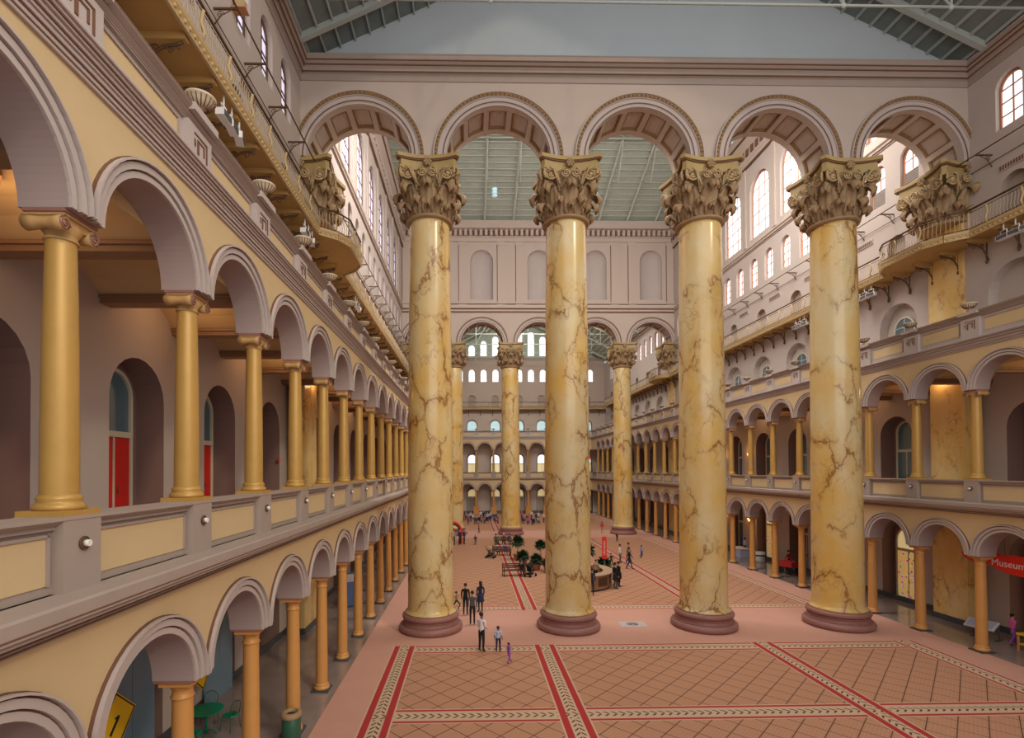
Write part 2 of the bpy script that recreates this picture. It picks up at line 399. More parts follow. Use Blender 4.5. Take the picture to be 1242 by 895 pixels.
# ------------------------------------------------------------------ columns
def leaf(mb, R, zb, h, w, curl, th, lobes=3, m=0):
    """one acanthus leaf standing against a bell of radius R at angle th"""
    nu, nv = 10, 13; rows = []; co, si = math.cos(th), math.sin(th)
    def P(r, t, z): return (r*co - t*si, r*si + t*co, z)
    for thick in (0, 1):
        g = []
        for j in range(nv+1):
            v = j/nv
            if v < .62:
                q = v/.62; r = R+.03+.16*q*q; z = zb+h*q; tip = 0
            else:
                q = (v-.62)/.38; a = q*PI*1.15; r = R+.19+curl*.5*(1-math.cos(a)); z = zb+h+curl*.5*math.sin(a)-curl*.12*q; tip = q
            ww = w*(.7+.4*math.sin(PI*min(v/.75, 1)))*(1-.35*max(0, (v-.6)/.4)**2)*(1+.22*abs(math.sin(v*PI*5))-.1)
            row = []
            for i in range(nu+1):
                u = 2*i/nu-1
                rip = .05*math.cos(u*PI*3)+.10*(1-u*u)-.05
                row.append(P(r+rip-thick*.06, u*ww, z-.10*u*u*h*.5-tip*.16*u*u))
            g.append(mb.add(row))
        rows.append(g)
    for t in (0, 1):
        g = rows[t]
        for a, b in zip(g, g[1:]):
            for i in range(nu): mb.face([a+i, a+i+1, b+i+1, b+i], m, True)
    for j in range(nv):
        for i in (0, nu): mb.face([rows[0][j]+i, rows[0][j+1]+i, rows[1][j+1]+i, rows[1][j]+i], m, True)
    mb.face([rows[0][-1]+i for i in range(nu+1)]+[rows[1][-1]+i for i in reversed(range(nu+1))], m)
def spiral(c, r, turns, e1, e2, n=26, start=0, tail=None):
    c = Vector(c); e1 = Vector(e1); e2 = Vector(e2); pts = []
    if tail: pts += [Vector(t) for t in tail]
    for i in range(n+1):
        t = i/n; a = start+t*turns*2*PI; rr = r*(1-.88*t)
        pts.append(c+e1*rr*math.cos(a)+e2*rr*math.sin(a))
    return pts
def abacus_poly(a, cc, ch, n=7):
    pts = []
    for k in range(4):
        th = k*PI/2; co, si = math.cos(th), math.sin(th)
        for i in range(n+1):
            u = -1+2*i/n; x = u*(a-ch); y = -(a-(a-cc)*(1-u*u))
            pts.append((x*co-y*si, x*si+y*co))
    return pts
def make_capital(parent, Rn, z0, z1, a, half=False):
    """corinthian capital between z0 (astragal) and z1"""
    H = z1-z0; cap = MB()
    prof = [(Rn+.02, z0), (Rn+.15, z0+.03), (Rn+.19, z0+.1), (Rn+.15, z0+.17), (Rn+.03, z0+.2), (Rn-.02, z0+.25), (Rn, z0+H*.35), (Rn+.12, z0+H*.55), (Rn+.36, z0+H*.76), (Rn+.3, z0+H*.77)]
    cap.lathe(prof, 32)
    c = cap.build('capital', 'capital_gold', parent)
    l1 = MB(); l2 = MB(); l3 = MB()
    for k in range(8): leaf(l1, Rn+.02, z0+.18, H*.2, Rn*.36, .42, k*PI/4+PI/8)
    for k in range(8): leaf(l1, Rn-.02, z0+.2, H*.13, Rn*.22, .25, k*PI/4)
    for k in range(8): leaf(l2, Rn+.10, z0+.42, H*.36, Rn*.38, .50, k*PI/4)
    for k in range(16):
        th = k*PI/8+PI/16; R = Rn+.16
        l1.tube([(R*math.cos(th), R*math.sin(th), z0+.2), ((R+.05)*math.cos(th), (R+.05)*math.sin(th), z0+.45), ((R+.13)*math.cos(th), (R+.13)*math.sin(th), z0+.55)], [.05, .06, .03], 5)
    l1.build('lower_leaves', 'capital_gold', c); l2.build('upper_leaves', 'capital_gold', c)
    zt = z1-H*.245
    for k in range(4):
        v = MB(); th = k*PI/2+PI/4; D = Vector((math.cos(th), math.sin(th), 0)); T = Vector((-math.sin(th), math.cos(th), 0)); Z = Vector((0, 0, 1))
        for sg in (-1, 1):
            cc = D*(a*1.17)+T*sg*.12+Z*(zt-.2)
            tail = [D*(Rn+.1)+T*sg*.5+Z*(z0+H*.5), D*(Rn+.28)+T*sg*.38+Z*(z0+H*.62), D*(Rn+.6)+T*sg*.22+Z*(zt+.02)]
            v.tube(spiral(cc, .27, 1.8, -D*.6 + T*0, Z, start=PI*.5, tail=tail), .06, 6)
            # scroll face turned to the side
            S = (D+T*sg).normalized()
            e1 = (D-T*sg).normalized()
            cf = D*(a*1.06)+T*sg*.30+Z*(zt-.24)
            v.tube(spiral(cf, .30, 2.2, e1, Z, 34, PI*.6, tail=[D*(Rn+.35)+T*sg*.62+Z*(z0+H*.5), D*(Rn+.4)+T*sg*.5+Z*(zt-.25)]), .05, 6)
            v.ellips(tuple(cf), (.09, .09, .09), 8, 6)
        leaf(v, a*.80, z0+H*.47, H*.12, .2, .26, th)
        v.build('volute', 'volute_gold', c)
    h = MB()
    for k in range(4):
        th = k*PI/2; D = Vector((math.cos(th), math.sin(th), 0)); T = Vector((-math.sin(th), math.cos(th), 0)); Z = Vector((0, 0, 1))
        for sg in (-1, 1):
            cc = D*(Rn+.36)+T*sg*.24+Z*(zt-.22)
            h.tube(spiral(cc+D*.1, .24, 2, T*-sg, Z, 26, PI*.5, tail=[D*(Rn+.2)+T*sg*.62+Z*(z0+H*.47), D*(Rn+.3)+T*sg*.42+Z*(zt-.32)]), .042, 6)
            h.tube([D*(Rn+.18)+T*sg*.5+Z*(z0+H*.42), D*(Rn+.3)+T*sg*.62+Z*(z0+H*.58), D*(Rn+.52)+T*sg*.86+Z*(zt-.06), D*(Rn+.6)+T*sg*1.05+Z*(zt-.02)], [.05, .06, .06, .04], 6)
    h.build('helix', 'volute_gold', c)
    ab = MB()
    for (s, za, zb) in ((.93, z1-H*.245, z1-H*.2), (.9, z1-H*.2, z1-H*.085), (.96, z1-H*.085, z1-H*.06), (1.0, z1-H*.06, z1)):
        pp = abacus_poly(a*s, a*s*.80, .16*s); n = len(pp)
        A = ab.add([(x, y, za) for x, y in pp]); B = ab.add([(x, y, zb) for x, y in pp])
        mm = 1 if s in (.96,) else 0
        for i in range(n): ab.face([A+i, A+(i+1) % n, B+(i+1) % n, B+i], mm)
        ab.face([A+i for i in reversed(range(n))], mm); ab.face([B+i for i in range(n)], mm)
    ab.build('abacus', ['abacus_gold', 'line_brown'], c)
    for k in range(4):
        th = k*PI/2; ro = MB(); D = Vector((math.cos(th), math.sin(th), 0)); T = Vector((-math.sin(th), math.cos(th), 0)); Z = Vector((0, 0, 1))
        c0 = D*(a*.84)+Z*(z1-H*.12)
        ro.ellips(tuple(c0), (.1, .1, .1), 8, 6)
        for i in range(6):
            aa = i*PI/3; p = c0+T*.14*math.cos(aa)+Z*.14*math.sin(aa); ro.ellips(tuple(p), (.085, .085, .085), 6, 5)
        ro.build('rosette', 'capital_gold', c)
    return c
def make_big_column():
    t = thing('corinthian_column', 'x', 'column', (0, 0, 0), 0, None)
    b = MB(); b.lathe([(1.5, 0), (1.55, .04), (1.585, .1), (1.6, .17), (1.585, .24), (1.55, .30), (1.5, .33), (1.44, .335), (1.44, .39), (1.36, .395), (1.34, .43), (1.33, .48), (1.34, .53), (1.37, .56), (1.37, .59), (1.33, .595), (1.38, .63), (1.42, .68), (1.43, .73), (1.42, .79), (1.38, .84), (1.3, .87), (1.2, .88)], 64, sm=False)
    b.build('base', 'base_mauve', t)
    s = MB(); s.lathe([(1.28, .88), (1.3, .9), (1.28, .96), (1.2, 1.0), (1.16, 1.1), (1.14, 1.4)]+[(1.14-.13*((z-1.4)/18.8)**1.7, z) for z in (4, 7, 10, 13, 16, 18.5, 20.2)]+[(.99, 20.42)], 48)
    s.build('shaft', 'marble', t)
    make_capital(t, 1.0, 20.36, 23.3, 1.56)
    return t
bigc = make_big_column(); reg(bigc)
nm4 = ['leftmost', 'second from the left', 'third from the left', 'rightmost']
bigc.location = (BX[0], 0, 0); bigc['label'] = 'leftmost of the four giant marble columns of the near screen'; bigc['group'] = 'giant marble columns'
for i in (1, 2, 3): copy_tree(bigc, None, (BX[i], 0, 0), 0, 'giant golden marble Corinthian column, %s in the near screen' % nm4[i])
for i in range(4): copy_tree(bigc, None, (BX[i], Y2, 0), 0, 'golden marble Corinthian column, %s in the distant second screen' % nm4[i])

def make_pilaster(sd, Yc, lab):
    side = sd['side']; t = thing('wall_pilaster', lab, 'pilaster', side.loc(side.S(Yc), XW, 0), side.rz, 'giant marble pilasters')
    b = MB(); b.box(-.99, .99, -.15, .6, 0, .3); b.box(-.97, .97, -.12, .6, .3, .8, 1); b.build('base', ['tile_dark', 'marble_pilaster'], t)
    s = MB(); s.box(-.97, .97, -.12, .6, .8, 20.4); s.build('shaft', 'marble_pilaster', t)
    return t
for key in ('left', 'right'):
    sd = SD[key]
    for Yc, w in ((.2, 'near'), (Y2, 'distant')):
        t = make_pilaster(sd, Yc, 'yellow marble pilaster against the %s wall at the %s screen' % (key, w))
        if w == 'near' and key == 'left':
            cap0 = make_capital(t, 1.0, 20.36, 23.3, 1.56); reg(cap0); capsrc = cap0
        else: copy_tree(capsrc, t)

# ------------------------------------------------------------------ arcade columns
def make_doric(h):
    t = thing('doric_column', 'x', 'column')
    b = MB(); b.box(-.31, .31, -.31, .31, 0, .06, 1); b.lathe([(.27, .06), (.285, .09), (.285, .14), (.255, .17), (.24, .19), (.25, .22), (.24, .25), (.215, .28)], 24)
    b.build('base', ['orange_paint', 'tile_dark'], t)
    s = MB(); s.lathe([(.212, .28), (.21, 1.2), (.20, 2.2), (.18, h-.42)], 24, caps=False); s.build('shaft', 'orange_paint', t)
    c = MB(); c.lathe([(.18, h-.42), (.205, h-.41), (.205, h-.38), (.18, h-.37), (.18, h-.26), (.19, h-.24), (.25, h-.15), (.265, h-.13)], 24, m=0); c.box(-.29, .29, -.29, .29, h-.13, h-.04, 0); c.box(-.34, .34, -.34, .34, h-.04, h, 1)
    c.build('capital', ['orange_paint', 'base_mauve'], t)
    return t
def make_ionic(z0, h):
    """stands on pedestal top z0; local z from 0"""
    t = thing('ionic_column', 'x', 'column')
    b = MB(); b.box(-.31, .31, -.31, .31, 0, .07); b.lathe([(.28, .07), (.295, .1), (.28, .14), (.25, .16), (.24, .18), (.255, .21), (.245, .24), (.22, .27)], 24)
    b.build('base', 'gold_paint', t)
    s = MB(); s.lathe([(.215, .27), (.212, 1.0), (.20, 2.2), (.172, h-.34)], 24, caps=False); s.build('shaft', 'gold_paint', t)
    c = MB(); c.lathe([(.172, h-.34), (.195, h-.335), (.195, h-.31), (.175, h-.30), (.18, h-.25), (.24, h-.17), (.22, h-.12)], 20)
    c.box(-.25, .25, -.22, .22, h-.17, h-.08); c.box(-.29, .29, -.27, .27, h-.045, h-.0, 1); c.box(-.27, .27, -.25, .25, h-.08, h-.045)
    for sx in (-1, 1):
        # bolster along depth with scroll faces front and rear
        c.tube([(sx*.25, -.245, h-.18), (sx*.25, -.13, h-.18), (sx*.25, 0, h-.18), (sx*.25, .13, h-.18), (sx*.25, .245, h-.18)], [.10, .085, .06, .085, .10], 14)
        for yy in (-.25, .25):
            c.tube(spiral((sx*.25, yy, h-.18), .10, 2, (-sx, 0, 0), (0, 0, 1), 20, PI/2), .014, 5, 1)
    c.build('capital', ['ionic_gold', 'base_mauve'], t)
    return t
H2 = {}
for key, sd in SD.items():
    side = sd['side']; dor = make_doric(sd['zsg']); ion = make_ionic(7.45, sd['zs2']-7.45); reg(dor); reg(ion)
    fi = [True, True]
    ks = [k+.5 for k in range(sd['ks'][0], sd['ks'][1])]
    sd['cols'] = []
    for j, k in enumerate(ks):
        Y = sd['s0']+k*sd['b']; s = side.S(Y) if key != 'back' else sd['s0']+(k-.5)*sd['b']
        sd['cols'].append(s)
    vis = [s for s in sd['cols']]
    if key == 'left': vis = [s for s in vis if -21 < s < 22]
    if key == 'right': vis = sorted([s for s in vis if -65 < s < 6], reverse=True)
    if key == 'back': vis = [s for s in vis if abs(s) < 13.6]
    where = {'left': 'left', 'right': 'right', 'back': 'far end'}[key]
    for j, s in enumerate(vis):
        wd = ('counting from the camera' if key != 'back' else 'from the left')
        l1 = 'orange painted Doric column of the %s ground arcade, %s %s' % (where, ORD[j], wd)
        l2 = 'golden Ionic column on the %s upper gallery, %s %s' % (where, ORD[j], wd)
        p1 = side.loc(s, sd['ya'], 0); p2 = side.loc(s, sd['y2'], 7.45)
        for q, (src, p, l) in enumerate(((dor, p1, l1), (ion, p2, l2))):
            if fi[q]:
                src.location = p; src.rotation_euler = (0, 0, side.rz); src['label'] = l
                src['group'] = ('ground arcade columns' if q == 0 else 'upper gallery columns')+', '+where; fi[q] = False
            else: copy_tree(src, None, p, side.rz, l)
    if key == 'back':
        for j, s in enumerate(vis):
            m = MB(); m.box(-.5, .5, -.5, .5, 0, 1.25); m.box(-.55, .55, -.55, .55, 1.25, 1.33); m.box(-.55, .55, -.55, .55, 0, .12)
            tag(m.build('column_pedestal', 'orange_paint', None, (s, sd['ya']-.03, 0)), 'orange square box around the foot of far arcade column, %s from the left' % ORD[j], 'pedestal', 'far arcade pedestals')

# ------------------------------------------------------------------ arcades, ledges, balustrades, parapets
TRIM = [0]
def trim(mb, mats, side, label):
    TRIM[0] += 1; return struct(mb.build('trim_%d' % TRIM[0], mats, None, (0, 0, 0), side.rz), label, 'moulding')
URNSRC = [None]
def make_urn():
    t = thing('dish_urn', 'x', 'urn', group='dish lights on the parapet piers')
    m = MB(); m.lathe([(.16, 0), (.17, .04), (.09, .08), (.07, .16), (.12, .2), (.14, .22)], 16); m.build('stem', 'capital_gold', t)
    m = MB()
    prof = [(.12, .2), (.22, .24), (.32, .32), (.36, .40), (.40, .42), (.40, .46), (.35, .46), (.24, .38), (.05, .34)]
    m.lathe(prof, 28, caps=False)
    for i in range(18):
        a = 2*PI*i/18; m.tube([(r*math.cos(a), r*math.sin(a), z) for r, z in ((.15, .2), (.24, .23), (.33, .32), (.38, .41))], .014, 4, 1)
    m.build('bowl', ['rail_iron', 'line_brown'], t)
    t.scale = (.7, .7, .8); reg(t); return t
FURN_FIRST = [True]
for key, sd in SD.items():
    side = sd['side']; b = sd['b']; cols = sorted(sd['cols'])
    if key == 'back': x0, x1 = -14.2, 14.2
    elif key == 'left': x0, x1 = YN, 66.0
    else: x0, x1 = -66.0, -YN
    cs = [(p+q)/2 for p, q in zip(cols, cols[1:])]
    cs = [c for c in cs if c-b/2 >= x0-.2 and c+b/2 <= x1+.2]
    if key == 'back': cs = [c for c in cs if abs(c) < 12.9]
    where = {'left': 'left', 'right': 'right', 'back': 'far end'}[key]
    # ground arcade wall
    for (tag_, zs, r, yy, zt, aw) in (('ground', sd['zsg'], sd['rg'], sd['yg'], 6.1, sd['ag']), ('upper', sd['zs2'], sd['r2'], sd['w2'], sd['c2'][1], sd['a2'])):
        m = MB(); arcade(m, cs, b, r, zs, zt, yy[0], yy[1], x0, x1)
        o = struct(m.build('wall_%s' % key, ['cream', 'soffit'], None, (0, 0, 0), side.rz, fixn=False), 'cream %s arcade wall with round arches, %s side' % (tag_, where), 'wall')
        a = MB(); z = zs; y = yy[0]
        zr = z
        a.ring(0, r, r+aw*.32, 0, -.035, .01, 24); a.ring(0, r+aw*.33, r+aw*.40, 0, -.012, .01, 24, 1); a.ring(0, r+aw*.41, r+aw*.76, 0, -.07, .01, 24)
        a.ring(0, r+aw*.76, r+aw*.85, 0, -.04, .01, 24, 1); a.ring(0, r+aw*.85, r+aw*.95, 0, -.12, .01, 24); a.ring(0, r+aw*.95, r+aw, 0, -.05, .01, 24, 1)  # brown rings paint the shadow lines between the arch mouldings
        me = a.mesh('archivolt', ['stone_light', 'line_brown'])
        for c in cs: link('archivolt', me, o, (c, y, z))
    # cornice between the floors
    yw, no = sd['yg'][0], sd['nose']; zl = sd['led']; m = MB()
    m.sweep(x0, x1, [(yw+.02, 5.98), (yw-.04, 5.98), (yw-.04, 6.03), (yw-.1, 6.06), (yw-.1, 6.1), (no+.06, 6.18), (no+.06, 6.22), (no, 6.25), (no, zl-.03), (no+.03, zl), (sd['ped']+.1, zl), (sd['ped']+.1, 6.0)])
    m.sweep(x0, x1, [(yw-.04, 6.0), (yw-.048, 6.0), (yw-.048, 6.02), (yw-.04, 6.02)], 1); m.sweep(x0, x1, [(yw-.1, 6.07), (yw-.108, 6.07), (yw-.108, 6.09), (yw-.1, 6.09)], 1); m.sweep(x0, x1, [(no, 6.28), (no-.006, 6.28), (no-.006, 6.3), (no, 6.3)], 1)  # brown strips: shadow lines of the ledge put in as colour
    trim(m, ['stone', 'line_brown'], side, 'grey stone ledge between the two arcades, %s side' % where)
    # cornice over the upper arcade
    yw = sd['w2'][0]; z0, z1 = sd['c2']; h = z1-z0; m = MB()
    st_ = [(0, .045), (.14, .065), (.3, .10), (.44, .13), (.56, .17), (.68, .21), (.78, .25), (.88, .29)]
    pf = [(yw+.02, z0)]
    for i_, (q, o_) in enumerate(st_):
        q2 = st_[i_+1][0] if i_+1 < len(st_) else 1.0
        pf += [(yw-o_, z0+h*q), (yw-o_-.008, z0+h*(q+q2)/2), (yw-o_, z0+h*q2)]
    pf += [(yw+.5, z1), (yw+.5, z0+.02)]
    m.sweep(x0, x1, pf)
    for (q, o_) in ((.14, .045), (.3, .065), (.56, .13), (.78, .21)):  # painted shadow lines under the cornice steps
        m.sweep(x0, x1, [(yw-o_, z0+h*q-.022), (yw-o_-.012, z0+h*q-.022), (yw-o_-.012, z0+h*q), (yw-o_, z0+h*q)], 1)
    trim(m, ['stone_light', 'line_brown'], side, 'grey moulded cornice over the upper arcade, %s side' % where)
    # balustrade with pedestals
    yp = sd['ped']; bal = thing('balustrade', 'solid stone balustrade of the %s upper gallery with cream panels' % where, 'balustrade', (0, 0, 0), side.rz)
    m = MB(); m.box(x0, x1, yp+.16, yp+.55, zl, 7.32); m.build('dado', 'stone', bal)
    m = MB(); m.sweep(x0, x1, [(yp+.16, 7.27), (yp+.1, 7.29), (yp+.1, 7.33), (yp+.03, 7.37), (yp-.01, 7.4), (yp-.01, 7.44), (yp+.6, 7.44), (yp+.6, 7.27)]); m.build('coping', 'stone', bal)
    pm = MB(); pm.box(-.325, .325, 0, .62, 0, 7.45-zl-.0); pm.lathe([(.0, 0)]*2, 3) if False else None
    pmesh = pm.mesh('pedestal', 'stone')
    knob = MB(); knob.tube([(0, -.01, .6), (0, -.03, .6)], .09, 14, 1); knob.tube([(0, -.03, .6), (0, -.09, .6)], .045, 10, 0); kmesh = knob.mesh('boss', ['white', 'iron_dark'])
    pan = MB(); w = b/2-.325-.06
    pan.box(-w, w, yp+.145, yp+.165, zl+.12, 7.24, 0); 
    for (a1, a2, c1, c2) in ((-w, w, 7.2, 7.24), (-w, -w+.04, zl+.12, 7.24), (w-.04, w, zl+.12, 7.24)): pan.box(a1, a2, yp+.12, yp+.16, c1, c2, 1)
    panm = pan.mesh('panel', ['cream', 'stone'])
    for c in cols:
        if x0 < c-.4 and c+.4 < x1:
            p = link('pedestal', pmesh, bal, (c, yp, zl)); link('boss', kmesh, p)
    for c in cs: link('panel', panm, bal, (c, 0, 0))
    # parapet of the third floor
    zp0, zp1 = sd['par']; yp = sd['parf']
    par = thing('parapet', 'stone parapet with cream panels and dark fretwork piers above the %s upper arcade' % where, 'parapet', (0, 0, 0), side.rz)
    m = MB(); m.box(x0, x1, yp, yp+.4, zp0, zp1-.1); m.build('dado', 'stone_light', par)
    m = MB()
    m.sweep(x0, x1, [(yp+.02, zp1-.28), (yp-.06, zp1-.26), (yp-.06, zp1-.2), (yp-.13, zp1-.14), (yp-.13, zp1-.1), (yp-.2, zp1-.05), (yp-.2, zp1), (yp+.45, zp1), (yp+.45, zp1-.28)])
    for (a_, c_) in ((-.06, -.235), (-.13, -.13), (-.2, -.03)): m.sweep(x0, x1, [(yp+a_, zp1+c_), (yp+a_-.006, zp1+c_), (yp+a_-.006, zp1+c_+.014), (yp+a_, zp1+c_+.014)], 1)  # thin brown strips stand in for shadow lines on the coping
    m.build('coping', ['stone', 'line_brown'], par)
    hh = zp1-zp0; pm = MB(); pm.box(-.42, .42, yp-.12, yp+.02, zp0, zp1-.27)
    fr = MB()
    if True:
        za, zb = zp0+hh*.36, zp1-.4
        for (p, q, u, v) in ((-.22, .24, zb-.03, zb), (.2, .24, za, zb), (-.22, -.18, za+.12, zb-.12), (-.12, .14, zb-.12, zb-.09), (.1, .14, za+.08, zb-.09), (-.12, -.06, za+.02, za+.25)):
            fr.box(p, q, yp-.135, yp-.12, u, v)
    pm.box(-.44, .44, yp-.25, yp+.02, zp1-.12, zp1+.02, 0)
    pierm = pm.mesh('pier', 'stone_light'); frm = fr.mesh('fretwork', 'line_brown')
    pan = MB(); w = b/2-.42-.14; pan.box(-w, w, yp-.012, yp+.01, zp0+hh*.25, zp1-.4, 0)
    for (a1, a2, c1, c2) in ((-w, w, zp1-.4, zp1-.36), (w-.04, w, zp0+hh*.25, zp1-.4)): pan.box(a1, a2, yp-.04, yp, c1, c2, 1)
    panm = pan.mesh('panel', ['cream', 'stone'])
    if URNSRC[0] is None: URNSRC[0] = make_urn()
    uj = 0
    for c in (cols if key != 'right' else cols[::-1]):
        if x0 < c-.4 and c+.4 < x1:
            p = link('pier', pierm, par, (c, 0, 0)); link('fretwork', frm, p)
            if (key == 'left' and not (-21 < c < 20)) or (key == 'right' and c > 6): continue
            loc = side.loc(c, yp-.12, zp1+.02); l = 'shallow ribbed dish urn on the %s parapet, %s %s' % (where, ORD[uj], 'from the camera' if key != 'back' else 'from the left'); uj += 1
            if FURN_FIRST[0]: URNSRC[0].location = loc; URNSRC[0]['label'] = l; FURN_FIRST[0] = False
            else: copy_tree(URNSRC[0], None, loc, 0, l)
    for c in cs: link('panel', panm, par, (c, 0, 0))
    sd['cs'] = cs; sd['x0'], sd['x1'] = x0, x1
    # gallery floors / ceilings between arcade and rear wall
    yb = 68.65 if key == 'back' else XG
    m = MB(); ya = sd['yg'][1]-.1; m.box(x0, x1, sd['ped']+.5, yb+.02, 6.2, zl-.03); m.box(x0, x1, sd['parf']+.3, yb+.02, sd['c2'][1]-.15, sd['c2'][1]+.1, 1)
    struct(m.build('floor', ['stone', 'stone_light'], None, (0, 0, 0), side.rz), 'floor slabs of the galleries, %s side' % where, 'floor')
    for (zc, ya, rise) in ((5.55, sd['yg'][1], .35), (sd['c2'][0]-.8+.0, sd['w2'][1], .6)):
        m = MB()
        for i, (p, q) in enumerate(zip([x0]+cols+[x1], cols+[x1])):
            if q-p < .5 or q-.3 > x1 or p < x0: continue
            n = 8; pts = [(p+.2+(q-p-.4)*t/n, zc+rise*math.sin(PI*t/n)**.8) for t in range(n+1)]
            for (a1, c1), (a2, c2) in zip(pts, pts[1:]): m.poly([(a1, ya, c1), (a2, ya, c2), (a2, yb, c2), (a1, yb, c1)], 0, True)
            m.box(q-.2, q+.2, ya, yb, zc-.22, zc+.05, 1); m.box(q-.26, q+.26, ya, yb, zc-.1, zc-.04, 1)
            m.poly([(p, ya+.01, zc+rise+.05), (q, ya+.01, zc+rise+.05), (q, ya+.01, zc), (p, ya+.01, zc)], 0)
        struct(m.build('ceiling', ['gallery_ceiling', 'iron_dark' if False else 'wood_mid'], None, (0, 0, 0), side.rz, fixn=False), 'vaulted %s gallery ceiling with dark beams, %s side' % ('ground' if zc < 6 else 'upper', where), 'ceiling')
    m = MB(); m.box(x0, x1, yb-.03, yb, 0, .3); m.build('baseboard_%s' % key, 'tile_dark', None, (0, 0, 0), side.rz); struct(COL.objects[-1] if False else bpy.data.objects['baseboard_%s' % key], 'dark tiled skirting along the %s ground arcade' % where, 'baseboard')

# ------------------------------------------------------------------ windows and doors
WN = [0]; DN = [0]
def arch_pts(hw, zb, zs, n=10):
    return [(-hw, zb), (hw, zb)]+[(hw*math.cos(PI*i/n), zs+hw*math.sin(PI*i/n)) for i in range(n+1)]
def window_mesh(hw, zb, zs, pane, frame, bars, mull=1, lou=0):
    p = MB(); z0 = zb+lou
    pts = arch_pts(hw-.05, z0, zs); p.poly([(x, .04, z) for x, z in pts], 0)
    f = MB(); f.ring(0, hw-.1, hw, zs, -.03, .06, 12); t = .07
    f.box(-hw, -hw+t, -.03, .06, zb, zs); f.box(hw-t, hw, -.03, .06, zb, zs); f.box(-hw, hw, -.03, .06, zb, zb+t)
    for i in range(1, mull+1):
        x = -hw+2*hw*i/(mull+1); f.box(x-.02, x+.02, -.01, .05, z0, zs+math.sqrt(max(0, hw*hw-x*x))-.04)
    z = z0+bars
    while z < zs+hw*.6:
        ex = hw if z < zs else math.sqrt(max(.01, hw*hw-(z-zs)**2)); f.box(-ex, ex, -.01, .05, z-.02, z+.02); z += bars
    objs = [(p.mesh('pane', pane, False), 'pane'), (f.mesh('window_frame', frame), 'window_frame')]
    if lou:
        l = MB(); z = zb+.08
        while z < zb+lou:
            l.sweep(-hw+.06, hw-.06, [(-.02, z), (.05, z+.09), (.05, z+.11), (-.02, z+.02)]); z += .13
        objs.append((l.mesh('louvre', 'stone_light'), 'louvre'))
    return objs
def put_window(side, s, y, objs, label):
    WN[0] += 1; t = thing('window_%d' % WN[0], label, 'window', side.loc(s, y, 0), side.rz); t['kind'] = 'structure'
    for me, nm in objs: link(nm, me, t)
def door_mesh(hw, zb, zd, zs, low, frame='frame_cream', glass='glass_blue'):
    g = MB(); g.poly([(x, .05, z) for x, z in arch_pts(hw, zd+.12, zs)], 0)
    f = MB(); f.ring(0, hw-.07, hw+.03, zs, -.02, .08, 12); f.box(-hw-.03, -hw+.07, -.02, .08, zb, zs); f.box(hw-.07, hw+.03, -.02, .08, zb, zs)
    f.box(-hw, hw, -.04, .08, zd, zd+.16); f.box(-.03, .03, 0, .07, zb, zd)
    d = MB(); d.box(-hw+.06, -.03, .02, .06, zb, zd); d.box(.03, hw-.06, .02, .06, zb, zd)
    h = MB(); h.tube([(.1, -.04, zb+1.0), (.1, -.04, zb+1.2)], .02, 6)
    return [(g.mesh('fanlight', glass, False), 'fanlight'), (f.mesh('door_frame', frame), 'door_frame'), (d.mesh('door_leaf', low), 'door_leaf'), (h.mesh('door_handle', 'iron_dark'), 'door_handle')]
def put_door(side, s, y, objs, label):
    DN[0] += 1; t = thing('door_%d' % DN[0], label, 'door', side.loc(s, y, 0), side.rz); t['kind'] = 'structure'
    for me, nm in objs: link(nm, me, t)

GAL = {'left': [-21.0, -16.4, -11.8, -7.2, -2.6]+[4.6+4.7*i for i in range(7)]+[41.5+4.7*i for i in range(5)],
       'right': [-7.6, -3.0]+[4.6+4.7*i for i in range(7)]+[41.5+4.7*i for i in range(5)]}
UP3 = [-21.6, -17, -12.4, -7.8, -3.2]+[3.35+4.65*i for i in range(7)]+[41+4.6*i for i in range(6)]
SM = [-3.0-2.17*i for i in range(11)]+[2.4+2.29*i for i in range(15)]+[40+2.2*i for i in range(12)]
BIG = [4.1+4.45*i for i in range(7)]
W_lil = window_mesh(.58, 23.9, 25.8, 'sky_pane_lilac', 'iron_dark', .62)
W_sky = window_mesh(.58, 23.9, 25.8, 'sky_pane', 'frame_brown', .62)
W_sklv = window_mesh(.58, 23.9, 25.8, 'sky_pane', 'frame_brown', .6, 1, 1.1)
W_blil = window_mesh(1.4, 28.25, 32.2, 'sky_pane_lilac', 'iron_dark', 1.05, 2)
W_bsky = window_mesh(1.4, 28.25, 32.2, 'sky_pane', 'frame_brown', 1.05, 2)
D_red = door_mesh(.72, 6.4, 8.95, 10.1, 'door_red'); D_cre = door_mesh(.72, 6.4, 8.95, 10.1, 'glass_blue')
D_gr = door_mesh(.85, 0, 2.7, 3.5, 'glass_blue'); D_shop = door_mesh(.85, 0, 2.9, 3.5, 'pane_shop', 'frame_cream', 'pane_warm')
W_three = window_mesh(.72, 14.4, 16.1, 'glass_blue', 'frame_cream', .9, 1)
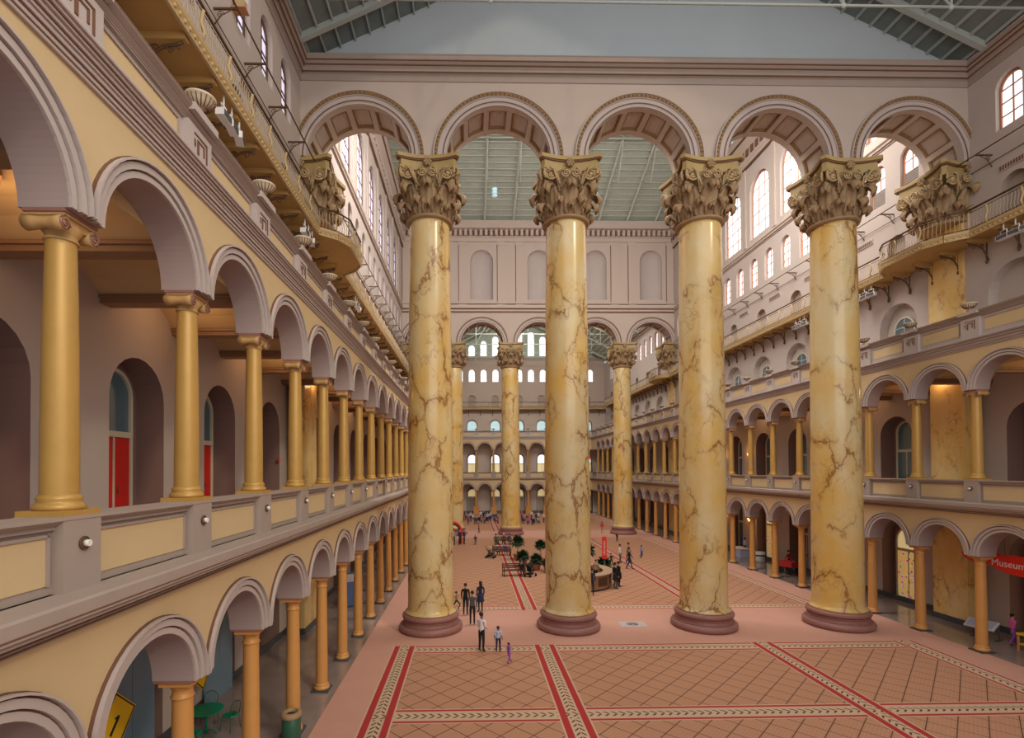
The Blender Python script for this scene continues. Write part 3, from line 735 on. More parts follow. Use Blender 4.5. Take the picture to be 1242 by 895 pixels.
for key in ('left', 'right'):
    side = SD[key]['side']; S = side.S
    def ops(ys, hw, zb, zs): return [(S(y), hw, zb, zs) for y in ys]
    m = MB(); x0, x1 = SD[key]['x0'], SD[key]['x1']+2.65*(1 if key == 'left' else 0)
    if key == 'right': x0 -= 2.65
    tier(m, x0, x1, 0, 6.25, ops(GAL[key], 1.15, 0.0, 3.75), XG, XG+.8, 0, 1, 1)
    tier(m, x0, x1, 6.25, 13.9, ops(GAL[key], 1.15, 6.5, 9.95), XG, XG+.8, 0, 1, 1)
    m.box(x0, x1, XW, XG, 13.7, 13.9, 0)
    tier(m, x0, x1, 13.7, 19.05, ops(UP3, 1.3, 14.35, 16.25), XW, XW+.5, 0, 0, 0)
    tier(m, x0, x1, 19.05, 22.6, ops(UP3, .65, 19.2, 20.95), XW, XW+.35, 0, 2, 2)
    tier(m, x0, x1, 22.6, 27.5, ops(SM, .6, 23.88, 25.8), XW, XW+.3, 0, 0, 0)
    yy = sorted([S(0), S(Y2)])
    tier(m, yy[0], yy[1], 27.5, 38.2, ops(BIG, 1.45, 28.2, 32.2), XW, XW+.35, 0, 0, 0)
    m.poly([(yy[0], XW, 38.2), (yy[1], XW, 38.2), ((yy[0]+yy[1])/2, XW, 44.4)], 0)
    struct(m.build('wall_%s' % key, ['plaster', 'jamb', 'stone'], None, (0, 0, 0), side.rz, fixn=False), 'pinkish grey plaster wall with rows of arched niches, %s side' % key, 'wall')
    for i, y in enumerate(SM):
        if y < -11 or (y > 40 and key == 'left'): continue
        near = 'near hall' if y < 0 else ('far hall' if y > 40 else 'centre court')
        o = W_lil if key == 'left' else (W_sklv if 0 < y < 9 else W_sky)
        put_window(side, S(y), XW+.22, o, 'small arched clerestory window, %s wall of the %s, %s' % (key, near, ORD[i if y < 0 else i-11]+(' from the near screen')))
    for i, y in enumerate(BIG):
        put_window(side, S(y), XW+.25, W_blil if key == 'left' else W_bsky, 'tall arched window high on the %s wall of the centre court, %s from the near screen' % (key, ORD[i]))
    for i, y in enumerate([q for q in GAL[key] if q > (-17 if key == 'left' else -5)]):
        if y > 36: continue
        red = key == 'left' and y < -5
        if key == 'right' or y < 0:
            put_door(side, S(y), XG+.66, D_red if red else D_cre, '%s double door with arched fanlight on the %s upper gallery, %s from the camera end' % ('red' if red else 'glazed cream framed', key, ORD[i]))
        if key == 'right':
            put_door(side, S(y), XG+.66, D_shop if y < 6 or 17 < y < 20 else D_gr, 'arched glass door on the right ground arcade, %s from the camera end' % ORD[i])
    for i, y in enumerate(UP3):
        if key == 'right' and 0 < y < 30:
            put_window(side, S(y), XW+.4, W_three, 'arched window in a deep niche above the right parapet, %s from the near screen' % ORD[i-5])
    # mouldings of the centre court
    m = MB()
    m.sweep(yy[0], yy[1], [(XW, 27.3), (XW-.1, 27.3), (XW-.1, 27.42), (XW-.2, 27.5), (XW-.2, 27.62), (XW-.08, 27.7), (XW, 27.8)], 0)
    m.sweep(yy[0], yy[1], [(XW, 27.12), (XW-.03, 27.12), (XW-.03, 27.17), (XW, 27.17)], 1)
    for y in [BIG[0]-2.225+4.45*i for i in range(8)]: m.box(S(y)-.2, S(y)+.2, XW-.1, XW+.01, 27.8, 35.0)
    m.sweep(yy[0], yy[1], [(XW, 35.0), (XW-.15, 35.05), (XW-.15, 35.3), (XW-.25, 35.4), (XW-.25, 36.6), (XW-.7, 37.2), (XW-.75, 37.9), (XW, 38.0)], 0)
    m.sweep(yy[0], yy[1], [(XW-.1, 34.85), (XW-.2, 34.9), (XW-.2, 35.0), (XW-.1, 35.0)], 1); m.sweep(yy[0], yy[1], [(XW-.5, 37.05), (XW-.72, 37.1), (XW-.72, 37.25), (XW-.5, 37.15)], 1)
    k = yy[0]+.3
    while k < yy[1]-.3:
        m.box(k-.2, k+.2, XW-.34, XW-.24, 35.7, 36.3, 1 if key == 'right' else 2); k += .75
    TRIM[0] += 1; struct(m.build('trim_%d' % TRIM[0], ['plaster_pink', 'line_brown', 'stone_light'], None, (0, 0, 0), side.rz), 'banded cornice and pilaster strips of the centre court, %s wall' % key, 'moulding')
    for (a, b_, nm) in ((SD[key]['x0'], 0, 'a'), (0, 0, 'b')):
        pass
    for (ya, yb_, nm) in ((YN, -1.07, 'near hall'), (38.1, 66, 'far hall')):
        a, b_ = sorted([S(ya), S(yb_)])
        m = MB(); m.sweep(a, b_, [(XW, 27.0), (XW-.05, 27.0), (XW-.05, 27.3), (XW-.18, 27.36), (XW-.18, 27.5), (XW-.3, 27.62), (XW-.45, 27.72), (XW-.45, 27.95), (XW-.5, 28.0), (XW, 28.05)])
        m.sweep(a, b_, [(XW-.17, 27.33), (XW-.2, 27.33), (XW-.2, 27.38), (XW-.17, 27.38)], 1); m.sweep(a, b_, [(XW-.29, 27.55), (XW-.33, 27.6), (XW-.33, 27.65), (XW-.29, 27.62)], 1); m.sweep(a, b_, [(XW-.44, 27.68), (XW-.47, 27.7), (XW-.47, 27.76), (XW-.44, 27.76)], 1)
        TRIM[0] += 1; struct(m.build('trim_%d' % TRIM[0], ['stone', 'line_brown'], None, (0, 0, 0), side.rz), 'brown eaves cornice along the %s wall of the %s' % (key, nm), 'moulding')
    # small dormer lights above the centre court cornice
    pm = MB(); pm.box(-.42, .42, -.03, 0, 38.3, 39.2); pmm = pm.mesh('pane', 'pane_teal'); fm = MB()
    for q in (-.46, -.02, .42): fm.box(q, q+.05, -.06, 0, 38.25, 39.25)
    fm.box(-.46, .47, -.06, 0, 38.2, 38.27); fm.box(-.46, .47, -.06, 0, 39.2, 39.27); fmm = fm.mesh('window_frame', 'iron_dark')
    for i in range(22):
        y = 4.6+1.3*i; put_window(side, S(y), XW, [(pmm, 'pane'), (fmm, 'window_frame')], 'little pale blue attic light above the %s cornice, %s from the near screen' % (key, ORD[i]))

# ------------------------------------------------------------------ screens
def coffers(r, y0, y1):
    m = MB(); e = .34; d = .15; n = 7
    m.ring(0, r, r+d+.02, 0, y0, y0+e, 28, 0); m.ring(0, r, r+d+.02, 0, y1-e, y1, 28, 0)
    for i in range(n+1):
        a = PI*(i/n); h = .05
        a0, a1 = max(0, a-h), min(PI, a+h); m.ring(0, r, r+d+.02, 0, y0+e, y1-e, 3, 0, a0, a1)
        for (p, q) in ((a-h-.028, a-h), (a+h, a+h+.028)):
            if p > 0 and q < PI: m.ring(0, r+.03, r+d+.01, 0, y0+e, y1-e, 2, 1, p, q)
    for (p, q) in ((y0+e, y0+e+.09), (y1-e-.09, y1-e)): m.ring(0, r+.03, r+d+.01, 0, p, q, 28, 1)
    return m.mesh('coffered_soffit', ['plaster_pink', 'gilt'])
def archivolt_big():
    m = MB(); m.ring(0, 2.57, 2.66, 0, -.03, .02, 32, 0); m.ring(0, 2.70, 2.76, 0, -.06, .02, 32, 1); m.ring(0, 2.66, 2.96, 0, -.045, .02, 32, 0)
    m.ring(0, 2.96, 3.0, 0, -.1, .02, 32, 0); m.ring(0, 3.0, 3.16, 0, -.13, .02, 32, 2); m.ring(0, 3.16, 3.21, 0, -.16, .02, 32, 0)
    for i in range(46):
        a = PI*(i+.5)/46; m.ellips((3.08*math.cos(a), -.14, 3.08*math.sin(a)), (.055, .05, .055), 6, 4, 2)
    return m.mesh('archivolt', ['stone_light', 'line_brown', 'gilt'])
AV = archivolt_big()
for (yf, yb, nm) in ((-1.07, 1.07, 'near'), (36.0, 38.14, 'distant')):
    CF = coffers(2.57, yf, yb)
    m = MB(); arcade(m, AC, 6.9, 2.72, 23.3, 28.0, yf, yb, -XW, XW, 0, 0, 24)
    w = struct(m.build('wall_back', ['plaster_pink'], None, fixn=False), 'plaster wall with five great arches carried by the %s giant columns' % nm, 'wall')
    for c in AC:
        link('archivolt', AV, w, (c, yf, 23.3)); link('coffered_soffit', CF, w, (c, 0, 23.3))
m = MB()
m.sweep(-XW, XW, [(-1.07, 27.0), (-1.12, 27.0), (-1.12, 27.3), (-1.25, 27.36), (-1.25, 27.5), (-1.37, 27.62), (-1.52, 27.72), (-1.52, 27.95), (-1.57, 28.0), (-.9, 28.05), (-.9, 27)], 0)
for (a, z) in ((-1.245, 27.33), (-1.36, 27.58), (-1.51, 27.7)): m.sweep(-XW, XW, [(a, z), (a-.03, z), (a-.03, z+.05), (a, z+.05)], 1)
TRIM[0] += 1; struct(m.build('trim_%d' % TRIM[0], ['stone', 'line_brown']), 'brown moulded cornice above the five near arches', 'moulding')
def gable(y, mat, label, slope=.475, z0=28.0):
    m = MB(); m.poly([(-XW, y, z0), (XW, y, z0), (0, y, z0+XW*slope)]); m.poly([(-XW, y+.3, z0), (XW, y+.3, z0), (0, y+.3, z0+XW*slope)])
    struct(m.build('wall_back', mat), label, 'wall')
gable(-.9, 'gable', 'blue grey gable wall above the near screen cornice')
# upper storey of the distant screen
m = MB(); tier(m, -XW, XW, 28.0, 38.2, [(c, 1.38, 28.6, 33.3) for c in AC], 36.0, 36.0, 0)
w = struct(m.build('wall_back', 'plaster_pink', fixn=False), 'niche storey of the distant screen wall', 'wall')
nm_ = MB(); n = 12
cols_ = [(-1.38*math.cos(PI*i/n), .95*math.sin(PI*i/n)) for i in range(n+1)]
for (ax, ay), (bx, by) in zip(cols_, cols_[1:]): nm_.poly([(ax, ay, 28.6), (bx, by, 28.6), (bx, by, 33.3), (ax, ay, 33.3)], 0, True)
for j in range(6):
    t0, t1 = PI/2*j/6, PI/2*(j+1)/6
    for (ax, ay), (bx, by) in zip(cols_, cols_[1:]):
        nm_.poly([(ax*math.cos(t0), ay*math.cos(t0), 33.3+1.38*math.sin(t0)), (bx*math.cos(t0), by*math.cos(t0), 33.3+1.38*math.sin(t0)), (bx*math.cos(t1), by*math.cos(t1), 33.3+1.38*math.sin(t1)), (ax*math.cos(t1), ay*math.cos(t1), 33.3+1.38*math.sin(t1))], 0, True)
nm_.poly([(-1.38, 0, 28.6), (1.38, 0, 28.6), (1.38, 1, 28.6), (-1.38, 1, 28.6)])
NM = nm_.mesh('niche', 'stone_light', False)
pl = MB(); pl.box(-.48, .48, -.12, .02, 27.95, 28.35); pl.box(-.42, .42, -.1, .02, 28.35, 35.2); pl.box(-.52, .52, -.16, .02, 35.2, 35.6); pl.box(-.5, -.42, -.03, .02, 28.3, 35.2, 1)
PLM = pl.mesh('pilaster_strip', ['plaster_pink', 'line_brown'])
for c in AC:
    link('niche', NM, w, (c, 36.0, 0))
    for q in (-2.35, 2.35): link('pilaster_strip', PLM, w, (c+q, 36.0, 0))
m = MB()
m.sweep(-XW, XW, [(36, 27.1), (35.9, 27.15), (35.9, 27.3), (35.75, 27.45), (35.75, 27.9), (36, 28.0)]); m.sweep(-XW, XW, [(35.95, 27.0), (35.88, 27.0), (35.88, 27.14), (35.95, 27.14)], 1); m.sweep(-XW, XW, [(35.85, 27.36), (35.73, 27.4), (35.73, 27.5), (35.85, 27.5)], 1); m.sweep(-XW, XW, [(36, 28.0), (35.86, 28.0), (35.86, 28.06), (36, 28.06)], 1)
m.sweep(-XW, XW, [(36, 35.6), (35.85, 35.65), (35.85, 36.1), (35.7, 36.15), (35.7, 36.25), (35.95, 36.3), (35.95, 37.0), (35.4, 37.1), (35.2, 37.5), (35.2, 37.9), (36, 38.0)])
x = -XW+.3
while x < XW: m.box(x-.16, x+.16, 35.6, 35.95, 36.3, 37.0, 0); m.box(x+.18, x+.44, 35.93, 35.945, 36.3, 37.0, 1); x += .62
TRIM[0] += 1; struct(m.build('trim_%d' % TRIM[0], ['plaster_pink', 'line_brown']), 'dentil cornice and string course of the distant screen', 'moulding')

# ------------------------------------------------------------------ roofs
def truss_roof(ya, yb, matr, mats, label, trusses, slope=.475, z0=28.0, purl=.72):
    m = MB(); m.poly([(-XW-.3, ya, z0-.14), (-XW-.3, yb, z0-.14), (0, yb, z0+XW*slope), (0, ya, z0+XW*slope)]); m.poly([(XW+.3, ya, z0-.14), (XW+.3, yb, z0-.14), (0, yb, z0+XW*slope), (0, ya, z0+XW*slope)])
    r = struct(m.build('ceiling', matr, fixn=False), label, 'ceiling')
    p = MB(); u = .5
    while u < XW:
        for sg in (-1, 1):
            x = sg*(XW-u); z = z0+u*slope; p.box(x-.03, x+.03, ya, yb, z-.16, z)
        u += purl
    p.build('purlins', mats, r)
    for y in trusses:
        t = MB()
        for sg in (-1, 1):
            t.tube([(sg*(XW-.0), y, z0-.25), (0, y, z0+XW*slope-.25)], .17, 4, 0, False)
            for q, d in ((.27, .0), (.55, .35)):
                xa = sg*XW*(1-q); t.tube([(xa, y, z0-.45), (xa, y, z0+XW*q*slope-.25)], .05, 5)
                t.tube([(xa, y, z0-.45), (sg*XW*(1-q-.2), y, z0+XW*(q+.2)*slope-.25)], .05, 5)
                t.ellips((xa, y, z0-.45), (.12, .08, .12), 8, 5)
        t.tube([(-XW, y, z0-.45), (XW, y, z0-.45)], .055, 6)
        t.tube([(0, y, z0-.45), (0, y, z0+XW*slope-.25)], .05, 5)
        t.build('roof_truss', mats, r)
    return r
truss_roof(-8.0, -.9, 'roof', 'steel', 'dark grey boarded roof of the near hall with pale purlins', (-4.9,))
bm_ = MB()
for sg in (-1, 1):
    bm_.sweep(-2.45, -2.2, [(sg*XW, 27.7), (sg*XW, 28.0), (0, 28+XW*.475), (0, 27.7+XW*.475)], 0, 1)
tag(bm_.build('roof_rafter', 'steel'), 'pale steel rafter pair against the near screen gable', 'rafter')
truss_roof(38.1, 68.7, 'roof_pale', 'steel_pale', 'pale green boarded roof of the far hall', (42, 48, 54, 60, 66))
m = MB()
for (ya, za, yb, zb) in ((-.6, 38.0-.2, 18.5, 44.2), (18.5, 44.2, 36.9, 38.0-.3)):
    m.poly([(-XW, ya, za), (XW, ya, za), (XW, yb, zb), (-XW, yb, zb)])
r = struct(m.build('ceiling', 'roof_pale', fixn=False), 'pale grey green boarded roof of the centre court', 'ceiling')
p = MB(); i = 0
while True:
    y = 35.6-i*.75; i += 1
    if y < 1: break
    z = 38+(36-y)*.34 if y > 18.5 else 38+(y+.6)*.325
    p.box(-XW, XW, y-.018, y+.018, z-.09, z-.02)
p.build('purlins', 'steel_pale', r)
for i in range(-4, 6):
    x = i*3.45+.35; m = MB()
    m.tube([(x, 36.3, 37.6), (x, 18.5, 43.9)], .13, 4, 0, False); m.tube([(x, 18.5, 43.9), (x, .5, 37.8)], .13, 4, 0, False)
    for (ya, yb) in ((30, 25), (25, 20)):
        za, zb = 37.6+(36.3-ya)*.354, 37.6+(36.3-yb)*.354
        m.tube([(x, ya, za), (x+.1, (ya+yb)/2, min(za, zb)-1.6)], .05, 5); m.tube([(x+.1, (ya+yb)/2, min(za, zb)-1.6), (x, yb, zb)], .05, 5)
    m.build('roof_truss', 'steel_pale', r)
gm = MB(); gm.tube([(-XW, 25, 41.3), (XW, 25, 41.3)], .07, 5); gm.build('tie_rod', 'steel_pale', r)
gm = MB(); gm.poly([(-XW, 1.0, 28), (XW, 1.0, 28), (XW, 1.0, 38.3), (-XW, 1.0, 38.3)]); struct(gm.build('wall_back', 'gable_green', fixn=False), 'upper wall of the centre court over the near screen', 'wall')

# ------------------------------------------------------------------ far end wall
YF = 68.65; m = MB()
fx = [-12.4, -8.1, -3.8, .6, 4.8, 9.2, 13.2]
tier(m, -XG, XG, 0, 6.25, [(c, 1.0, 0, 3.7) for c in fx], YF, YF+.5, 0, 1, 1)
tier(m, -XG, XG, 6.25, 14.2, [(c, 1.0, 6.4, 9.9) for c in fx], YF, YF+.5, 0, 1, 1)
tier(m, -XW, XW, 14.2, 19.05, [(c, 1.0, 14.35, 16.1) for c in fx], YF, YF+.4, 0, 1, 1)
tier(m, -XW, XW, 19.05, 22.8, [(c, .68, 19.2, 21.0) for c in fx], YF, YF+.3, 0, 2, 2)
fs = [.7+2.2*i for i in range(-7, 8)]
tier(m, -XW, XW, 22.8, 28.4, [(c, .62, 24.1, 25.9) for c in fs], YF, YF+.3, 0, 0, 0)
def ttop(c): return 34.3-.37*abs(c-.7)
for c in fs: pass
tl = [c for c in fs if abs(c) < 13]
m2 = MB(); cuts = [(a+b)/2 for a, b in zip(tl, tl[1:])]; ed = [-XW]+cuts+[XW]
for c, a, b in zip(tl, ed, ed[1:]): tier(m2, a, b, 28.4, 36.6, [(c, .66, 28.9, ttop(c)-.66)], YF, YF+.3, 0)
struct(m.build('wall_back', ['plaster_pink', 'jamb', 'stone'], fixn=False), 'far end wall with rows of small arched niches and windows', 'wall')
struct(m2.build('wall_back', ['gable_green'], fixn=False), 'pale green far gable pierced by stepped tall windows', 'wall')
m = MB(); m.sweep(-XW, XW, [(YF, 28.0), (YF-.3, 28.1), (YF-.4, 28.5), (YF, 28.6)]); TRIM[0] += 1
struct(m.build('trim_%d' % TRIM[0], 'stone'), 'brown cornice below the far gable windows', 'moulding')
wso = window_mesh(.6, 24.1, 25.9, 'sky_pane', 'frame_cream', .7)
for i, c in enumerate(fs): put_window(BACK, c, YF+.2, wso, 'small arched window in the far end wall, %s from the left' % ORD[i])
for i, c in enumerate(tl): put_window(BACK, c, YF+.2, window_mesh(.64, 28.9, ttop(c)-.66, 'sky_pane', 'frame_cream', 1.1), 'tall window of the far gable, %s from the left' % ORD[i])
dd = door_mesh(.8, 6.4, 8.9, 9.9, 'pane_warm', 'frame_cream', 'sky_pane'); d3 = window_mesh(.9, 14.4, 16.1, 'pane_teal', 'frame_cream', .9); dg = door_mesh(.8, 0, 2.8, 3.5, 'stone', 'frame_cream', 'pane_warm')
for i, c in enumerate(fx):
    put_door(BACK, c, YF+.35, dd, 'lit glass door of the far upper gallery, %s from the left' % ORD[i]); put_door(BACK, c, YF+.35, dg, 'door of the far ground arcade, %s from the left' % ORD[i])
    put_window(BACK, c, YF+.3, d3, 'arched third floor window of the far wall, %s from the left' % ORD[i])

# ------------------------------------------------------------------ balconies
def balcony(side, Ya, Yb, bulges, label, gap, open_back=None, ylev=None, extent=None):
    base = ylev or XW; out = base-1.2
    t = thing('iron_balcony', label, 'balcony', (0, 0, 0), side.rz, 'fourth floor iron balconies')
    a, b = sorted([side.S(Ya), side.S(Yb)]); bs = sorted(side.S(q) for q in bulges)
    line = [(a, out)]
    for c in bs:
        pts = [(c-2.5, out), (c-1.9, out-.75), (c-1.2, out-1.15), (c+1.2, out-1.15), (c+1.9, out-.75), (c+2.5, out)]
        line += [p for p in pts if a <= p[0] <= b]
    line.append((b, out)); line = [p for i, p in enumerate(line) if i == 0 or (abs(p[0]-line[i-1][0])+abs(p[1]-line[i-1][1])) > 1e-3]
    z0, z1 = 18.98, 19.16; dk = MB()
    for (xa, ya), (xb, yb) in zip(line, line[1:]):
        for z in (z0, z1): dk.poly([(xa, ya, z), (xb, yb, z), (xb, base, z), (xa, base, z)], 0)
    dk.build('deck', 'balcony_under', t)
    fa = MB(); rl = MB(); ba = MB(); ir = MB()
    for (xa, ya), (xb, yb) in zip(line, line[1:]):
        L = math.hypot(xb-xa, yb-ya); ux, uy = (xb-xa)/L, (yb-ya)/L; nx, ny = uy, -ux
        def pr(o, z): return (xa+nx*o, ya+ny*o, z), (xb+nx*o, yb+ny*o, z)
        prof = [(0, 18.88), (.08, 18.88), (.1, 18.98), (.06, 19.03), (.12, 19.12), (.14, 19.22), (0, 19.22)]
        A = fa.add([(xa+nx*o, ya+ny*o, z) for o, z in prof]); B = fa.add([(xb+nx*o, yb+ny*o, z) for o, z in prof]); n = len(prof)
        for i in range(n): fa.face([A+i, A+(i+1) % n, B+(i+1) % n, B+i], 0)
        fa.face([A+i for i in range(n)]); fa.face([B+i for i in range(n)])
        p, q = pr(.05, 20.2); rl.tube([p, q], .045, 6); p, q = pr(.05, 19.3); rl.tube([p, q], .025, 5); p, q = pr(.05, 20.05); rl.tube([p, q], .018, 4)
        k = 0; nb = max(1, int(L/.15)) 
        for i in range(nb):
            s = L*(i+.5)/nb; x, y = xa+ux*s+nx*.05, ya+uy*s+ny*.05
            big = (i % 10 == 5)
            if big: ba.tube([(x, y, 19.22), (x+nx*.08, y+ny*.08, 19.45), (x-nx*.02, y-ny*.02, 19.75), (x+nx*.05, y+ny*.05, 20.05)], .05, 4, 1)
            else: ba.tube([(x, y, 19.25), (x+nx*.05, y+ny*.05, 19.5), (x-nx*.01, y-ny*.01, 19.8), (x, y, 20.05)], .016, 3, 0, False)
        nd = int(L/.22)
        for i in range(nd):
            s = L*(i+.5)/nd; x, y = xa+ux*s+nx*.1, ya+uy*s+ny*.1; fa.ellips((x, y, 19.0), (.06, .05, .06), 5, 4)
    fa.build('fascia', 'balcony_gold', t); rl.build('handrail', 'iron_dark', t); ba.build('balusters', ['rail_iron', 'balcony_gold'], t)
    br = MB(); L = base-out; yo = out+.05
    br.box(-.09, .09, yo, base, 18.8, 18.98, 1)
    br.tube([(0, base-.03, 17.95), (0, base-.12, 18.2), (0, base-.3, 18.5), (0, base-.6, 18.68), (0, yo+.25, 18.72), (0, yo+.1, 18.78)], .04, 5)
    br.tube(spiral((0, base-.32, 18.62), .12, 1.6, (0, -1, 0), (0, 0, 1), 16), .02, 4); br.tube(spiral((0, base-.75, 18.6), .13, 1.6, (0, 1, 0), (0, 0, 1), 16), .02, 4)
    br.tube(spiral((0, yo+.2, 18.66), .09, 1.5, (0, 1, 0), (0, 0, 1), 14), .02, 4)
    br.tube([(0, base-.1, 18.9), (0, base-.1, 17.95)], .03, 5); br.ellips((0, base-.1, 17.9), (.07, .07, .12), 6, 5); br.ellips((0, base-.1, 18.1), (.06, .06, .05), 6, 5)
    bme = br.mesh('bracket', ['iron_dark', 'balcony_under']); k = 0; s = a+gap/2
    while s < b and k < 60: link('bracket', bme, t, (s, 0, 0)); s += gap; k += 1
balcony(LEFT, -24, 36, [.2], 'long yellow iron balcony high on the left wall', 1.45)
balcony(RIGHT, -12, 64, [.2, Y2], 'long yellow iron balcony high on the right wall', 1.45)
balcony(BACK, -XW+.2, XW-.2, [], 'iron balcony across the far end wall', 2.2, ylev=YF)

# service rails with brackets below the clerestory
def service_rail(side, Ya, Yb, lab):
    t = thing('service_rail', lab, 'rail', (0, 0, 0), side.rz, 'service rails below the windows')
    a, b = sorted([side.S(Ya), side.S(Yb)]); m = MB()
    m.tube([(a, XW-.75, 22.95), (b, XW-.75, 22.95)], .03, 5); m.tube([(a, XW-.08, 22.55), (b, XW-.08, 22.55)], .02, 4); m.build('rods', 'iron_dark', t)
    br = MB(); br.box(-.03, .03, XW-.8, XW, 22.88, 22.94); br.tube([(0, XW, 22.35), (0, XW-.25, 22.7), (0, XW-.6, 22.88)], .025, 4); br.tube(spiral((0, XW-.22, 22.72), .13, 1.5, (0, -1, 0), (0, 0, 1), 14), .018, 4)
    bm = br.mesh('bracket', 'iron_dark'); s = a+1
    while s < b: link('bracket', bm, t, (s, 0, 0)); s += 2.25
service_rail(LEFT, -24, -1.2, 'dark iron service rail with brackets on the left wall of the near hall')
service_rail(LEFT, 1.2, 36, 'dark iron service rail with brackets on the left wall of the centre court')
service_rail(RIGHT, -8, -1.2, 'dark iron service rail on the right wall of the near hall')
service_rail(RIGHT, 1.2, 36, 'dark iron service rail on the right wall of the centre court')
# swinging cloth strips / vents
v = MB(); v.box(-.75, .75, -.03, .02, 21.85, 22.15, 0)
for i in range(12): v.box(-.7+.12*i, -.64+.12*i, -.05, -.02, 21.9, 22.1, 1)
vm = v.mesh('vent_grille', ['stone_light', 'line_brown'])
for key, ys in (('left', (-11.5, -7, -2.6)), ('right', (-3.3, 1.8+4, 10.8, 15.3, 20, 24.6))):
    side = SD[key]['side']
    for i, y in enumerate(ys):
        tag(link('vent_grille', vm, None, side.loc(side.S(y), XW-.02, 0), side.rz), 'slotted wall vent above the %s balcony, %s from the camera' % (key, ORD[i]), 'vent', 'wall vents')

# flood lights under the balconies
def floodlight():
    t = thing('floodlight', 'x', 'floodlight', group='white floodlights under the balconies')
    m = MB()
    m.box(-.26, .26, -.12, .12, -.1, .1); m.box(-.22, .22, -.14, -.12, -.08, .08, 1); m.build('housing', ['white', 'cloth_grey'], t)
    m = MB(); m.tube([(-.14, 0, .1), (-.14, 0, .3), (.14, 0, .3), (.14, 0, .1)], .03, 5); m.tube([(0, 0, .3), (0, 0, .62)], .03, 5); m.build('yoke', 'white', t); reg(t); return t
fl = floodlight(); first = True
for key, yys in (('left', (-11.1, -3.8, 6)), ('right', (-3.7, 4.9, 11.0))):
    side = SD[key]['side']; w = 0
    for y in yys:
        for k in range(3):
            loc = side.loc(side.S(y)+k*.5, 15.5, 18.3); w += 1
            lb = 'white floodlight hung under the %s balcony, %s from the camera' % (key, ORD[w-1])
            if first: fl.location = loc; fl.rotation_euler = (0, 0, side.rz); fl['label'] = lb; first = False
            else: copy_tree(fl, None, loc, side.rz+.15*k, lb)

# ------------------------------------------------------------------ people
def skel(pose):
    V = []; E = []; R = []; Z = []
    def v(p, r): V.append(Vector(p)); R.append(r if isinstance(r, tuple) else (r, r)); return len(V)-1
    def e(a, b, z): E.append((a, b)); Z.append(z)
    sit = pose == 'sit'; hz = .46 if sit else .95
    pe = v((0, 0, hz), (.145, .11)); wa = v((0, 0, hz+.16), (.135, .1)); ch = v((0, -.01, hz+.37), (.165, .11)); nb = v((0, .01, hz+.5), (.08, .07)); nk = v((0, 0, hz+.56), .052)
    h1 = v((0, -.015, hz+.635), (.07, .08)); h2 = v((0, -.005, hz+.71), (.08, .095)); h3 = v((0, .0, hz+.775), (.055, .07))
    e(pe, wa, 1); e(wa, ch, 1); e(ch, nb, 1); e(nb, nk, 0); e(nk, h1, 0); e(h1, h2, 0); e(h2, h3, 0)
    for s in (-1, 1):
        sw = 1 if s > 0 else -1
        if pose == 'walk': ay, by = -.12*sw, -.24*sw
        elif pose == 'run': ay, by = -.2*sw, -.32*sw
        elif pose == 'front': ay, by = -.02, -.2
        else: ay, by = .02, -.04
        sh = v((s*.185, .01, hz+.455), .062)
        up = .1 if pose == 'run' else 0
        el = v((s*(.218 if pose != 'run' else .30), ay+.02, hz+.19+up), .045)
        wr = v((s*(.222 if pose != 'front' else .12), by-.02, hz-.04+(.1 if pose == 'front' else 0)+2*up), .028)
        e(ch, sh, 1); e(sh, el, 1); e(el, wr, 5)
        d = (V[wr]-V[el]).normalized(); pm = v(V[wr]+d*.075, (.034, .022)); e(wr, pm, 0)
        side_ = Vector((0, 1, 0))
        for i, ln in enumerate((.062, .075, .078, .066)):
            o = (i-1.5)*.017; a = v(V[pm]+d*(.025+ln*.45)+side_*o*1.2, .0085); b = v(V[pm]+d*(.02+ln*.95)+side_*o*1.3+Vector((-s*.016, 0, 0)), .0065); e(pm, a, 0); e(a, b, 0)
        t = v(V[wr]+d*.045+Vector((-s*.01, -.035, 0)), .009); t2 = v(V[wr]+d*.08+Vector((-s*.018, -.05, 0)), .007); e(wr, t, 0); e(t, t2, 0)
        hp = v((s*.085, 0, hz-.05), .088); e(pe, hp, 2)
        if sit: kn = v((s*.11, -.44, hz-.02), .062); an = v((s*.11, -.42, .08), .042); to = v((s*.12, -.58, .04), .034)
        elif pose == 'walk': kn = v((s*.09, -.07*sw-.05, .50), .06); an = v((s*.09, -.24*sw if sw > 0 else .24, .09 if sw > 0 else .13), .042); to = v((s*.1, V[an].y-.15, .04 if sw > 0 else .05), .034)
        elif pose == 'run': kn = v((s*.09, -.26*sw-.02, .52 if sw > 0 else .48), .06); an = v((s*.09, -.1 if sw > 0 else .42, .13 if sw > 0 else .34), .042); to = v((s*.1, V[an].y-.13, .09 if sw > 0 else .22), .034)
        else: kn = v((s*.095, -.015, .50), .06); an = v((s*.1, .02, .085), .042); to = v((s*.12, -.13, .038), .034)
        e(hp, kn, 2); e(kn, an, 2); e(an, to, 3)
    return V, E, R, Z
PROTO = {}
